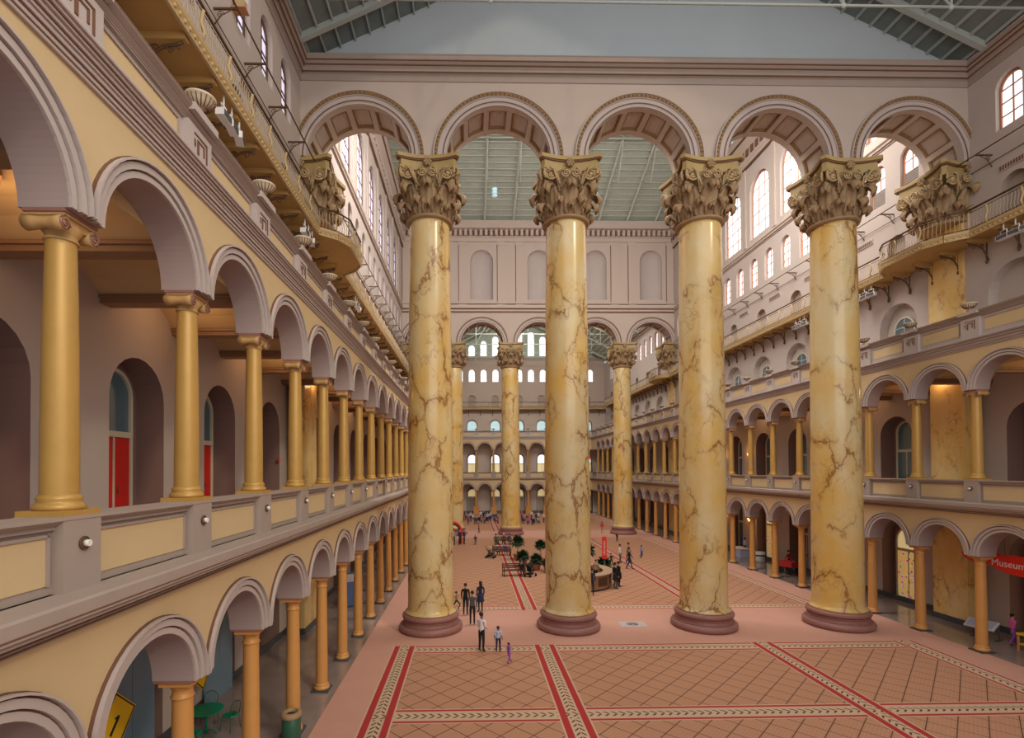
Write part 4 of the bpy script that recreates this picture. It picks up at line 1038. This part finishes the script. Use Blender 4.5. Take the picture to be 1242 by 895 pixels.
def body_proto(pose):
    if pose in PROTO: return PROTO[pose]
    V, E, R, Z = skel(pose)
    me = bpy.data.meshes.new('tmp'); me.from_pydata([tuple(p) for p in V], E, [])
    o = bpy.data.objects.new('tmp', me); COL.objects.link(o)
    sk = o.modifiers.new('s', 'SKIN'); sk.use_smooth_shade = True; sk.branch_smoothing = .3
    if not me.skin_vertices: 
        bpy.context.view_layer.objects.active = o
    for i, d in enumerate(me.skin_vertices[0].data): d.radius = R[i]; d.use_root = (i == 0)
    su = o.modifiers.new('u', 'SUBSURF'); su.levels = 1; su.render_levels = 1
    bpy.context.view_layer.update()
    dg = bpy.context.evaluated_depsgraph_get(); ev = bpy.data.meshes.new_from_object(o.evaluated_get(dg))
    bpy.data.objects.remove(o)
    for p in ev.polygons:
        c = p.center; best = 9; z = 0
        for (a, b), zz in zip(E, Z):
            A, B = V[a], V[b]; t = max(0, min(1, (c-A).dot(B-A)/max(1e-9, (B-A).length_squared))); q = (c-(A+(B-A)*t)).length
            if q < best: best = q; z = zz
        p.material_index = z; p.use_smooth = True
    hz = V[0].z
    PROTO[pose] = (ev, hz); return PROTO[pose]
def person(x, y, rz, h, pose, label, top='cloth_black', legs='cloth_black', skin='skin', hair='hair', longhair=False, coat=None, short=False, z=0, group=None, detail=True):
    ev, hz = body_proto(pose); me = ev.copy(); me.name = 'body'; idx = [p.material_index for p in ev.polygons]; me.materials.clear()
    for mt in (skin, top, legs, 'black', hair, skin if short else top): me.materials.append(MATS[mt])
    me.polygons.foreach_set('material_index', idx)
    o = link('person', me, None, (x, y, z), rz); k = h/1.78
    if h < 1.3: o.scale = (k*1.18, k*1.18, k)
    else: o.scale = (k, k, k)
    tag(o, label, 'person', group)
    if not detail: return o
    m = MB(); hz2 = hz; m.ellips((0, .022, hz2+.73), (.096, .105, .095), 10, 8)
    if longhair: m.ellips((0, .07, hz2+.58), (.10, .06, .2), 10, 7)
    m.build('hair', hair, o)
    f = MB(); f.ellips((0, -.1, hz2+.66), (.014, .022, .022), 6, 4)
    for s in (-1, 1): f.ellips((s*.08, .0, hz2+.665), (.012, .02, .03), 6, 4); f.ellips((s*.03, -.083, hz2+.69), (.011, .008, .007), 6, 4, 1)
    f.ellips((0, -.082, hz2+.615), (.024, .008, .007), 6, 4, 2); f.build('face', [skin, 'black', 'sign_red'], o)
    if coat:
        c = MB(); n = 16; rows = []
        for (a, b, zz) in ((.17, .13, hz+.1), (.19, .15, hz-.05), (.21, .17, hz-.2), (.235, .2, hz-.36)):
            rows.append(c.add([(a*math.cos(2*PI*i/n), b*math.sin(2*PI*i/n), zz) for i in range(n)]))
        for p, q in zip(rows, rows[1:]):
            for i in range(n): c.face([p+i, p+(i+1) % n, q+(i+1) % n, q+i], 0, True)
        c.face([rows[0]+i for i in range(n)]); c.build('coat_skirt', coat, o)
    return o
P_ = person
P_(-7.92, -3.39, 2.5, 1.76, 'front', 'adult in white shirt and black trousers, back to camera, beside two children', 'cloth_white', 'cloth_black', 'skin_dark')
P_(-7.19, -3.41, 2.9, 1.14, 'stand', 'small boy in pale blue shirt and dark trousers on the carpet', 'cloth_paleblue', 'cloth_navy', 'skin_dark', short=True)
P_(-6.82, -4.75, 2.2, .86, 'walk', 'toddler in purple outfit walking on the near carpet', 'cloth_purple', 'cloth_purple', 'skin_dark')
P_(-8.68, 2.3, 2.9, 1.78, 'stand', 'slim man in black standing left of the dark clothed trio', 'cloth_black', 'cloth_black')
P_(-8.31, .54, 3.1, 1.78, 'stand', 'person in dark grey jacket in front of the trio, back to camera', 'cloth_grey', 'cloth_black')
P_(-7.85, 2.95, 3.5, 1.74, 'stand', 'woman with long dark hair and navy coat, right of the trio', 'cloth_navy', 'cloth_black', longhair=True, coat='cloth_navy')
P_(-9.2, 3.3, 1.4, 1.08, 'run', 'child running beside the leftmost giant column', 'cloth_tan', 'cloth_green')
# photo arch with a group
t = thing('red_arch', 'red and black arched stand beside the distant left column', 'display arch', (-10.35, 29.4, 0), .1)
m = MB(); m.ring(0, .85, 1.05, 1.35, -.1, .1, 16); m.box(-1.05, -.85, -.1, .1, 0, 1.35); m.box(.85, 1.05, -.1, .1, 0, 1.35); m.build('arch_frame', 'sign_red', t)
m = MB(); m.ring(0, .66, .85, 1.35, -.08, .08, 16); m.box(-.85, -.66, -.08, .08, 0, 1.35); m.box(.66, .85, -.08, .08, 0, 1.35); m.build('inner_frame', 'black', t)
for i, (dx, dy, c, l) in enumerate(((-.4, -.5, 'cloth_black', 'leftmost'), (.1, -.7, 'cloth_tan', 'middle'), (.75, -.5, 'cloth_navy', 'right hand'), (1.2, -.2, 'cloth_navy', 'outermost right'))):
    P_(-10.3+dx, 29+dy, .4*i, 1.7, 'stand', '%s person of the group at the red arch' % l, c, 'cloth_black')
P_(-7.9, 28.3, .5, 1.1, 'stand', 'lone small child standing on the carpet right of the red arch', 'cloth_black', 'cloth_grey')
P_(-7.4, 37.6, 2, 1.3, 'walk', 'child walking between the two distant left columns', 'cloth_red', 'cloth_black')
# benches, strollers
def bench(loc, rz, label):
    t = thing('bench', label, 'bench', loc, rz, 'wooden benches')
    m = MB(); 
    for i in range(4): m.box(-.85, .85, -.28+.15*i, -.16+.15*i, .42, .46)
    m.build('seat', 'wood_dark', t); m = MB()
    for i in range(3): m.box(-.85, .85, .3, .33, .55+.13*i, .64+.13*i)
    m.build('backrest', 'wood_dark', t)
    for s in (-.8, .8):
        m = MB(); m.box(s-.03, s+.03, -.28, -.22, 0, .66); m.box(s-.03, s+.03, .28, .34, 0, .95); m.box(s-.035, s+.035, -.3, .34, .64, .68); m.box(s-.03, s+.03, -.28, .3, .36, .42); m.build('leg', 'wood_dark', t)
    return t
bench((-5.15, 12.5, 0), .15, 'dark wooden bench nearest the camera, beside the black stroller')
bench((-5.5, 21.6, 0), 2.9, 'dark wooden bench further back beside the second stroller')
bench((-5.0, 28.4, 0), 3.0, 'dark wooden bench in front of the distant column base')
def stroller(loc, rz, hood, label):
    t = thing('stroller', label, 'stroller', loc, rz)
    m = MB(); m.tube([(-.22, .45, 1.0), (-.22, .1, .6), (-.22, -.35, .15)], .018, 5); m.tube([(.22, .45, 1.0), (.22, .1, .6), (.22, -.35, .15)], .018, 5); m.tube([(-.22, .45, 1.0), (.22, .45, 1.0)], .022, 5); m.tube([(-.22, .1, .6), (-.22, .35, .12)], .016, 5); m.tube([(.22, .1, .6), (.22, .35, .12)], .016, 5)
    m.build('frame', 'cloth_grey', t)
    m = MB(); m.box(-.2, .2, -.25, .15, .38, .45); m.sweep(-.2, .2, [(.12, .42), (.3, .85), (.26, .87), (.08, .45)]); m.box(-.18, .18, -.15, .3, .16, .3); m.build('seat', 'cloth_black', t)
    m = MB(); 
    m.ellips((0, .12, .82), (.25, .3, .22), 12, 8); m.build('hood', hood, t)
    for s in (-.24, .24):
        for y in (-.35, .35): m = MB(); m.tube([(s-.02, y, .11), (s+.02, y, .11)], .11, 14); m.build('wheel', 'black', t)
stroller((-3.95, 12.2, 0), 2.4, 'cloth_black', 'black stroller parked at the near bench'); stroller((-6.6, 20.3, 0), 1.2, 'cloth_tan', 'stroller with tan hood standing alone beside the second bench')
P_(-4.6, 12.45, .1, 1.7, 'sit', 'person in black seated on the near bench beside the stroller', 'cloth_black', 'cloth_black', z=0)
P_(-5.9, 21.5, 2.9, 1.7, 'sit', 'person in white top seated at the left of the second bench', 'cloth_white', 'cloth_black'); P_(-5.2, 21.6, 2.9, 1.7, 'sit', 'person in purple seated at the middle of the second bench', 'cloth_purple', 'cloth_grey')
P_(-5.75, 28.2, 2.6, 1.65, 'sit', 'person in green seated left before the distant column', 'cloth_green', 'cloth_black'); P_(-4.9, 28.3, 3.1, 1.7, 'sit', 'white haired person in black seated before the distant column', 'cloth_black', 'cloth_black', hair='cloth_white'); P_(-4.3, 28.3, 3.0, 1.7, 'sit', 'person in dark coat seated at the right before the distant column', 'cloth_navy', 'cloth_black')
# planters
def planter(loc, s, kind, label):
    t = thing('potted_plant', label, 'plant', loc, 0, 'potted plants around the information desk')
    m = MB(); m.lathe([(.24, 0), (.28, .05), (.34, .42), (.38, .44), (.38, .52), (.33, .52), (.3, .46), (.05, .46)], 18, caps=False); m.build('pot', 'terracotta', t)
    rnd = random.Random(hash(label) % 999 if False else len(label)); m = MB()
    if kind == 'tall': m.tube([(0, 0, .45), (.03, 0, 1.0), (0, .02, 1.5)], .04, 6, 1)
    z0 = 1.5 if kind == 'tall' else .75
    for i in range(260):
        th = rnd.uniform(0, 2*PI); ph = rnd.uniform(-.4, 1.4); L = rnd.uniform(.35, .62)*s
        d = Vector((math.cos(th)*math.cos(ph), math.sin(th)*math.cos(ph), math.sin(ph))); c = Vector((0, 0, z0)); a = c+d*L*.2; b = c+d*L; sd_ = d.cross(Vector((0, 0, 1))).normalized()*.085
        mid = (a+b)/2+Vector((0, 0, .06)); b.z -= .1*L
        m.poly([tuple(a), tuple(mid+sd_), tuple(b), tuple(mid-sd_)], 0)
    m.build('foliage', ['leaf', 'wood_mid'], t, fixn=False)
for i, (x, y, s, k, l) in enumerate(((-4.3, 19.0, 1.5, 'tall', 'tallest potted tree behind the near bench'), (-4.1, 16.2, 1.3, 'low', 'bushy potted plant left of the second giant column'), (-3.2, 14.6, 1.2, 'low', 'low potted plant beside the stroller'), (-2.55, 16.9, 1.2, 'tall', 'round headed potted tree half behind the second column'),
        (-2.4, 13.6, 1.0, 'low', 'low pot touching the second column outline'), (-.35, 14.8, 1.25, 'tall', 'round potted tree just right of the second column'), (.75, 13.9, 1.4, 'tall', 'potted tree left of the red banner'), (1.7, 12.7, 1.4, 'low', 'bushy plant right of the red banner'), (.1, 12.8, 1.1, 'low', 'bushy plant behind the information desk'))):
    planter((x, y, 0), s, k, l)
# information desk
t = thing('information_desk', 'curved cream information desk among plants in the centre court', 'desk', (-1.2, 9.6, 0), 0)
m = MB(); n = 14
def arcpts(r, a0, a1): return [(r*math.cos(a0+(a1-a0)*i/n), r*math.sin(a0+(a1-a0)*i/n)) for i in range(n+1)]
def curved(mb, ri, ro, z0, z1, a0, a1, mi=0):
    A = arcpts(ri, a0, a1); B = arcpts(ro, a0, a1)
    for i in range(n):
        (ax, ay), (bx, by), (cx_, cy2), (dx, dy) = A[i], A[i+1], B[i+1], B[i]
        for z in (z0, z1): mb.poly([(ax, ay, z), (bx, by, z), (cx_, cy2, z), (dx, dy, z)], mi)
        mb.poly([(ax, ay, z0), (bx, by, z0), (bx, by, z1), (ax, ay, z1)], mi); mb.poly([(dx, dy, z0), (cx_, cy2, z0), (cx_, cy2, z1), (dx, dy, z1)], mi)
    for (p, q) in ((A[0], B[0]), (A[-1], B[-1])): mb.poly([(p[0], p[1], z0), (q[0], q[1], z0), (q[0], q[1], z1), (p[0], p[1], z1)], mi)
curved(m, 2.1, 2.5, .1, 1.0, -1.5, .9); curved(m, 2.15, 2.45, 0, .1, -1.5, .9, 1); m.build('counter_front', ['wood_mid', 'black'], t)
m = MB(); curved(m, 1.95, 2.65, 1.0, 1.06, -1.55, .95); m.build('countertop', 'cloth_tan', t)
for i in range(4):
    a = -1.1+.5*i; m = MB(); curved(m, 2.5, 2.52, .3, .85, a, a+.35, 0); m.build('front_panel', 'wood_dark', t)
P_(-.75, 6.35, 2.8, 1.76, 'stand', 'man in dark suit leaning at the left end of the information desk', 'cloth_navy', 'cloth_navy'); P_(-1.2, 6.7, 2.6, 1.7, 'stand', 'person in white top half hidden by the second giant column', 'cloth_white', 'cloth_black')
P_(1.25, 8.1, 1.9, 1.78, 'stand', 'person in black coat at the right of the information desk', 'cloth_black', 'cloth_grey', coat='cloth_black'); P_(1.65, 8.7, 1.8, 1.74, 'stand', 'person with shoulder bag just behind the black coated visitor', 'cloth_black', 'cloth_black', coat='cloth_black')
P_(-.2, 9.5, .3, 1.65, 'stand', 'attendant in dark clothes behind the information desk', 'cloth_grey', 'cloth_black'); P_(.45, 10.2, -.4, 1.6, 'stand', 'second attendant behind the desk near the red banner', 'cloth_tan', 'cloth_black')
t = thing('banner_stand', 'tall narrow red banner on a pole behind the information desk', 'banner', (1.25, 10.9, 0), -.2)
m = MB(); m.lathe([(.22, 0), (.22, .03), (.03, .05), (.025, 3.1)], 12); m.build('pole', 'cloth_grey', t); m = MB(); m.box(-.16, .16, -.06, -.03, 1.5, 3.1); m.build('banner', 'sign_red', t)
def text(s, size, mat, parent, loc, rot, ext=.004, name='lettering'):
    c = bpy.data.curves.new(name, 'FONT'); c.body = s; c.size = size; c.extrude = ext; c.align_x = 'CENTER'; c.align_y = 'CENTER'; c.materials.append(MATS[mat])
    o = bpy.data.objects.new('tmp', c); COL.objects.link(o); bpy.context.view_layer.update()
    me = bpy.data.meshes.new_from_object(o.evaluated_get(bpy.context.evaluated_depsgraph_get())); bpy.data.objects.remove(o)
    if not me.materials: me.materials.append(MATS[mat])
    o = link(name, me, parent, loc); o.rotation_euler = rot; return o
text('information', .22, 'white', t, (0, -.07, 2.3), (PI/2, -PI/2, 0))
# family and other visitors
for (x, y, rz, h, ps, top, leg, l) in ((4.2, 14.6, 1.2, 1.76, 'walk', 'cloth_black', 'cloth_navy', 'man in black walking, nearest of the family right of the desk'), (4.9, 17.0, 1.4, 1.8, 'walk', 'cloth_grey', 'cloth_black', 'tall adult in dark jacket with red bag in the family'),
        (4.3, 17.4, 1.0, 1.6, 'stand', 'cloth_white', 'cloth_grey', 'person in pale top at the back of the family'), (3.2, 16.2, .8, 1.05, 'walk', 'cloth_black', 'cloth_black', 'small child in black left of the family'),
        (6.75, 19.3, 2.2, 1.2, 'run', 'cloth_blue', 'cloth_navy', 'child running to the right of the family'), (7.7, 30.2, .4, 1.0, 'stand', 'cloth_black', 'cloth_black', 'toddler standing in front of the distant right column'), (7.8, 37.0, 2.9, 1.5, 'walk', 'cloth_red', 'cloth_tan', 'person walking behind the distant right column')):
    P_(x, y, rz, h, ps, l, top, leg)
# seated crowd at the far end
rn = random.Random(3); cl = ['cloth_purple', 'cloth_blue', 'cloth_white', 'cloth_black', 'cloth_grey', 'cloth_pink', 'cloth_paleblue', 'cloth_navy', 'cloth_tan']
nc = 0
used = []
for (xa, xb, ya, yb, k, cln) in ((-10.4, -7.5, 46, 58, 8, 'left'), (-7.3, -4.2, 47, 56, 9, 'middle'), (-1.2, 3.2, 47, 56, 14, 'right')):
    for i in range(k):
        x = xa+(xb-xa)*(i+.5)/k
        for tr in range(200):
            y = rn.uniform(ya, yb)
            if all(math.hypot(x-p, y-q) > 1.0 for p, q in used): break
        used.append((x, y)); ps = 'sit' if rn.random() < .7 else 'stand'; top = rn.choice(cl); rz = rn.uniform(-1, 1)
        P_(x, y, rz, rn.uniform(1.5, 1.75), ps, '%s visitor in %s, %s from left in the %s far crowd' % ('seated' if ps == 'sit' else 'standing', top[6:].replace('pale', 'pale '), ORD[i], cln), top, rn.choice(['cloth_black', 'cloth_navy', 'cloth_grey']), group='crowd at the far end', detail=False)
        if ps == 'sit':
            t = thing('folding_chair', 'grey chair under the %s visitor of the %s far cluster' % (ORD[i], cln), 'chair', (x, y, 0), rz, 'chairs of the far crowd')
            m = MB(); m.box(-.22, .22, -.2, .24, .34, .38); m.build('seat', 'cloth_grey', t); m = MB(); m.box(-.22, .22, .24, .27, .38, .8); m.build('backrest', 'cloth_grey', t)
            for u in (-.19, .19):
                for v_ in (-.17, .21): m = MB(); m.box(u-.015, u+.015, v_-.015, v_+.015, 0, .34); m.build('leg', 'cloth_grey', t)

# ------------------------------------------------------------------ left arcade furniture
t = thing('round_table', 'green round metal cafe table in the left ground arcade', 'table', (-16.45, -10.1, 0))
m = MB(); m.lathe([(.46, .70), (.48, .715), (.48, .735), (.46, .74)], 28); m.build('tabletop', 'green_metal', t)
m = MB(); m.lathe([(.05, .02), (.04, .1), (.035, .7)], 12); m.build('post', 'green_metal', t)
for i in range(3): a = i*2*PI/3; m = MB(); m.tube([(0, 0, .12), (.2*math.cos(a), .2*math.sin(a), .12), (.34*math.cos(a), .34*math.sin(a), .02)], .018, 5); m.build('leg', 'green_metal', t)
def cafe_chair(loc, rz, label):
    t = thing('cafe_chair', label, 'chair', loc, rz, 'green wire cafe chairs')
    m = MB(); m.lathe([(.2, .43), (.22, .44), (.22, .46), (.2, .47)], 16)
    m.build('seat', 'green_metal', t); m = MB()
    ps = [(-.2, .16, .45)]+[(-.2*math.cos(PI*i/10), .2, .72+.18*math.sin(PI*i/10)) for i in range(11)]+[(.2, .16, .45)]
    m.tube(ps, .013, 5)
    for x in (-.12, -.06, 0, .06, .12): m.tube([(x, .17, .46), (x, .2, .72+.18*math.sqrt(max(0, 1-(x/.2)**2)))], .007, 4)
    m.build('backrest', 'green_dark', t)
    for x in (-.17, .17):
        for y in (-.15, .15): m = MB(); m.tube([(x, y, .44), (x*1.25, y*1.3, 0)], .012, 5); m.build('leg', 'green_dark', t)
cafe_chair((-15.85, -9.85, 0), -1.9, 'green wire chair right of the round table'); cafe_chair((-16.75, -9.35, 0), .2, 'green wire chair behind the round table'); cafe_chair((-16.4, -10.95, 0), 3.0, 'green wire chair in front of the round table'); cafe_chair((-16.3, -12.3, 0), 1.2, 'green wire chair alone near the yellow sign')
t = thing('litter_bin', 'dark green cylindrical litter bin against an orange column base', 'bin', (-13.66, -10.75, 0))
m = MB(); m.lathe([(.25, 0), (.27, .03), (.27, .78), (.25, .8)], 24); m.build('drum', 'green_dark', t); m = MB(); m.lathe([(.29, .8), (.3, .82), (.3, .9), (.24, .94), (.16, .94), (.16, .86)], 24, caps=False); m.build('lid', 'capital_gold', t)
for (Y, lab, yc, zc) in ((-12.3, 'nearest', -13.3, 1.85), (-7.6, 'second', -9.15, 1.72)):
    t = thing('partition_panel', 'blue grey partition filling the recess behind the %s yellow sign' % lab, 'partition', LEFT.loc(Y, 17.3, 0), LEFT.rz)
    for i in range(2): m = MB(); m.box(-.95+.96*i, -.01+.96*i, -.04, .04, 0, 3.2); m.box(-.95+.96*i, -.01+.96*i, -.06, .06, 3.2, 3.28, 1); m.build('board', ['door_blue', 'stone'], t)
    s = tag(MB(), None) if False else None
    t = thing('yellow_sign', 'tilted yellow sign with a black 1, hung on the %s blue partition' % lab, 'sign', LEFT.loc(yc, 17.05, zc), LEFT.rz)
    m = MB(); m.box(-.5, .5, -.02, .02, -.62, .62); o = m.build('board', 'sign_yellow', t); o.rotation_euler = (0, .72, 0)
    m = MB(); 
    for (a, b_, c, d) in ((-.47, .47, .56, .59), (-.47, .47, -.59, -.56), (-.47, -.44, -.59, .59), (.44, .47, -.59, .59)): m.box(a, b_, -.03, -.02, c, d)
    q = m.build('border', 'black', o)
    m = MB(); m.box(-.035, .035, -.035, -.02, -.25, .22); m.poly([(-.035, -.03, .22), (.035, -.03, .22), (.035, -.03, .12), (-.14, -.03, .1)]); m.build('numeral', 'black', o)
t = thing('banner_stand', 'blue and white pull-up banner deep in the left ground arcade', 'banner', (-15.6, 4.2, 0), .5)
m = MB(); m.box(-.4, .4, -.02, .0, .05, 2.0); m.box(-.4, .4, -.025, -.02, 1.45, 1.9, 1); m.build('banner', ['cloth_blue', 'white'], t); m = MB(); m.box(-.45, .45, -.12, .12, 0, .05); m.build('foot', 'cloth_grey', t)
m = MB(); m.box(-.08, .08, -.04, 0, -.1, .1); tag(m.build('fire_alarm', 'sign_red', None, LEFT.loc(-1.6, XG-.0, 8.5), LEFT.rz), 'small red alarm box on the left upper gallery wall', 'alarm')

# ceiling lights of the galleries
def ceil_light(side, s, y, z, e, lab, diamond=True):
    t = thing('ceiling_light', lab, 'ceiling light', side.loc(s, y, z), side.rz, 'square gallery ceiling lights')
    m = MB(); m.box(-.2, .2, -.2, .2, -.06, 0); o = m.build('housing', 'wood_mid', t); o.rotation_euler = (0, 0, PI/4)
    m = MB(); m.box(-.16, .16, -.16, .16, -.07, -.06); o = m.build('diffuser', 'pane_warm', t); o.rotation_euler = (0, 0, PI/4)
    l = bpy.data.lights.new('gallery_glow', 'POINT'); l.energy = e; l.color = (1, .6, .3); l.shadow_soft_size = .3
    lo = bpy.data.objects.new('gallery_glow', l); COL.objects.link(lo); lo.parent = t; lo.location = (0, 0, -.35)
for key in ('left', 'right'):
    sd = SD[key]; side = sd['side']; cc = sorted(sd['cs'], key=lambda c: side.S(c))
    k = 0
    for c in cc:
        Y = side.S(c)
        if -20 < Y < (14 if key == 'left' else 30) and (key == 'left' or Y > -6):
            if k % 2 == 0:
                ceil_light(side, c, 16.2, sd['c2'][0]-.3, 42, 'small square warm ceiling light of the %s upper gallery, %s from the camera' % (key, ORD[k//2]))
            k += 1
def sconce(Y, z, lab):
    t = thing('wall_sconce', lab, 'sconce', RIGHT.loc(RIGHT.S(Y), XG, z), RIGHT.rz, 'glowing wall sconces')
    m = MB(); m.box(-.1, .1, -.1, 0, -.12, .12); m.build('backplate', 'iron_dark', t); m = MB(); m.lathe([(.05, .1), (.12, .3), (.13, .34)], 12, c=(0, -.12)); m.build('shade', 'lamp_warm', t)
    l = bpy.data.lights.new('sconce_glow', 'POINT'); l.energy = 35; l.color = (1, .5, .15); l.shadow_soft_size = .1
    lo = bpy.data.objects.new('sconce_glow', l); COL.objects.link(lo); lo.parent = t; lo.location = (0, -.3, .45)
for i, Y in enumerate((20.9, 25.6, 30.3)):
    sconce(Y, 9.0, 'glowing sconce on the right upper gallery wall, %s from the camera' % ORD[i]); sconce(Y, 3.0, 'glowing sconce on the right ground arcade wall, %s from the camera' % ORD[i])

# ------------------------------------------------------------------ right arcade things
def oval(name, label, loc, rz, a, b, mat, words=None, size=.3):
    t = thing(name, label, 'sign', loc, rz); m = MB(); n = 40
    A = m.add([(a*math.cos(2*PI*i/n), -.03, b*math.sin(2*PI*i/n)) for i in range(n)]); B = m.add([(a*math.cos(2*PI*i/n), .03, b*math.sin(2*PI*i/n)) for i in range(n)])
    for i in range(n): m.face([A+i, A+(i+1) % n, B+(i+1) % n, B+i])
    m.face([A+i for i in range(n)]); m.face([B+i for i in range(n)]); m.build('board', mat, t)
    if words: text(words, size, 'white', t, (0, -.04, 0), (PI/2, 0, 0))
    m = MB(); m.tube([(-a*.5, 0, b*.8), (-a*.5, 0, b+1.0)], .01, 4); m.tube([(a*.5, 0, b*.8), (a*.5, 0, b+1.0)], .01, 4); m.build('cord', 'iron_dark', t)
oval('shop_sign', 'red oval hanging sign with white lettering in the right ground arcade', RIGHT.loc(RIGHT.S(-5.0), 14.6, 3.85), RIGHT.rz, 1.3, .42, 'sign_red', 'Museum Shop', .42)
oval('shop_sign', 'dark red oval sign half hidden behind the nearest right column', RIGHT.loc(RIGHT.S(-1.6), 16.4, 3.7), RIGHT.rz, 1.0, .36, 'sign_red')
t = thing('display_rack', 'tilted blue and white display case on a stand beside the right arcade column', 'display', (15.75, -2.35, 0), -1.2)
m = MB(); m.box(-.55, .55, -.3, .3, .75, .83); o = m.build('case', 'cloth_white', t); o.rotation_euler = (.5, 0, 0); m = MB(); m.box(-.48, .48, -.25, .25, .83, .85); o = m.build('poster', 'cloth_paleblue', t); o.rotation_euler = (.5, 0, 0)
for x in (-.45, .45): m = MB(); m.box(x-.03, x+.03, -.03, .03, 0, .75); m.box(x-.03, x+.03, -.3, .3, 0, .05); m.build('leg', 'cloth_grey', t)
P_(15.9, -3.4, 1.5, 1.45, 'walk', 'child in pink top walking past the shop display', 'cloth_pink', 'cloth_purple')
t = thing('shop_table', 'orange lit shop table at the right picture edge', 'table', (15.9, -4.6, 0), 0)
m = MB(); m.box(-.5, .5, -.6, .6, .72, .8); m.box(-.45, .45, -.55, .55, .3, .34); m.build('shelves', 'sign_yellow', t)
for x in (-.45, .45):
    for y in (-.55, .55): m = MB(); m.box(x-.03, x+.03, y-.03, y+.03, 0, .72); m.build('leg', 'orange_paint', t)
t = thing('reception_table', 'white clothed table deep in the right ground arcade', 'table', (16.2, 20.4, 0), 0)
m = MB(); m.box(-.5, .5, -.9, .9, .7, .76); m.build('tabletop', 'cloth_white', t); m = MB(); m.box(-.46, .46, -.86, .86, 0, .7); m.build('drape', 'cloth_paleblue', t)
P_(16.75, 20.6, 1.57, 1.65, 'stand', 'person in pale shirt behind the white clothed table', 'cloth_paleblue', 'cloth_black')
t = thing('litter_bin', 'white and green round bin in the right ground arcade', 'bin', (16.3, 17.4, 0)); m = MB(); m.lathe([(.34, 0), (.38, .05), (.42, .8), (.40, .84)], 20); m.build('drum', 'cloth_white', t); m = MB(); m.lathe([(.43, .5), (.435, .52), (.435, .62), (.43, .64)], 20); m.build('band', 'green_dark', t)
t = thing('pushcart', 'red covered pushcart in the right ground arcade', 'cart', (15.7, 12.4, 0), .3)
m = MB(); m.box(-.4, .4, -.55, .55, .55, .95); m.build('tub', 'cloth_red', t); m = MB(); m.tube([(-.35, -.5, .55), (-.3, -.9, 1.2), (.3, -.9, 1.2), (.35, -.5, .55)], .02, 5); m.build('handle', 'cloth_grey', t)
for x in (-.38, .38):
    for y in (-.4, .4): m = MB(); m.tube([(x-.03, y, .27), (x+.03, y, .27)], .27, 16); m.build('wheel', 'black', t)
P_(16.4, 13.6, .6, 1.6, 'walk', 'person in dark coat beside the red pushcart', 'cloth_red', 'cloth_black')
for i, Y in enumerate((9, 24)):
    P_(15.2, Y+16, 1.57, 1.7, 'stand', 'visitor leaning at the right upper gallery balustrade, %s from the camera' % ORD[i], 'cloth_purple' if i == 0 else 'cloth_navy', 'cloth_black', z=6.38)
oval('shop_sign', 'small red oval sign in the far upper gallery', (14.2-1.6, 66.3, 10.0), 0, .9, .4, 'sign_red')
# floor plaque
t = thing('floor_plaque', 'pale rectangular stone plaque set in the carpet between two giant columns', 'plaque', (-.07, .33, 0))
m = MB(); pts = [(-.68, -.40), (-.62, -.46), (.62, -.46), (.68, -.40), (.68, .40), (.62, .46), (-.62, .46), (-.68, .40)]
A = m.add([(x, y, .001) for x, y in pts]); B = m.add([(x, y, .012) for x, y in pts])
for i in range(8): m.face([A+i, A+(i+1) % 8, B+(i+1) % 8, B+i])
m.face([B+i for i in range(8)]); m.build('slab', 'stone_light', t)
m = MB(); m.tube([(.28*math.cos(i*PI/12), .2*math.sin(i*PI/12), .014) for i in range(24)], .02, 4, closed=True); m.tube([(-.25, -.15, .014), (.25, .15, .014)], .02, 4); m.tube([(-.25, .15, .014), (.25, -.15, .014)], .02, 4); m.build('emblem', 'tile_dark', t)

# projector on the left clerestory, small pendants in the centre court
t = thing('projector', 'white drum and gold box lamp fixed beside a left clerestory window', 'projector', LEFT.loc(-8.15, XW, 24.3), LEFT.rz); t.scale = (.62, .62, .62)
m = MB(); m.tube([(0, -.75, .35), (0, -.15, .35)], .28, 18); m.build('drum', 'white', t)
m = MB(); m.box(-.22, .22, -.7, -.2, -.35, .05); m.build('box', 'balcony_gold', t)
m = MB(); m.box(-.3, .3, -.8, 0, -.42, -.36); m.build('shelf', 'frame_brown', t)
for (x, lab) in ((-5.7, 'left'), (5.0, 'right')):
    t = thing('pendant_lamp', 'small pale pendant lamp under the centre court roof, %s one' % lab, 'lamp', (x, 28.0, 37.6))
    m = MB(); m.tube([(0, 0, .4), (0, 0, 3.12)], .015, 4); m.build('cord', 'steel_pale', t)
    for q in range(3): m = MB(); m.lathe([(.05, -.35*q+.3), (.28, -.35*q+.16), (.3, -.35*q+.1), (.1, -.35*q+.08)], 14); m.build('shade', 'pane_teal', t)
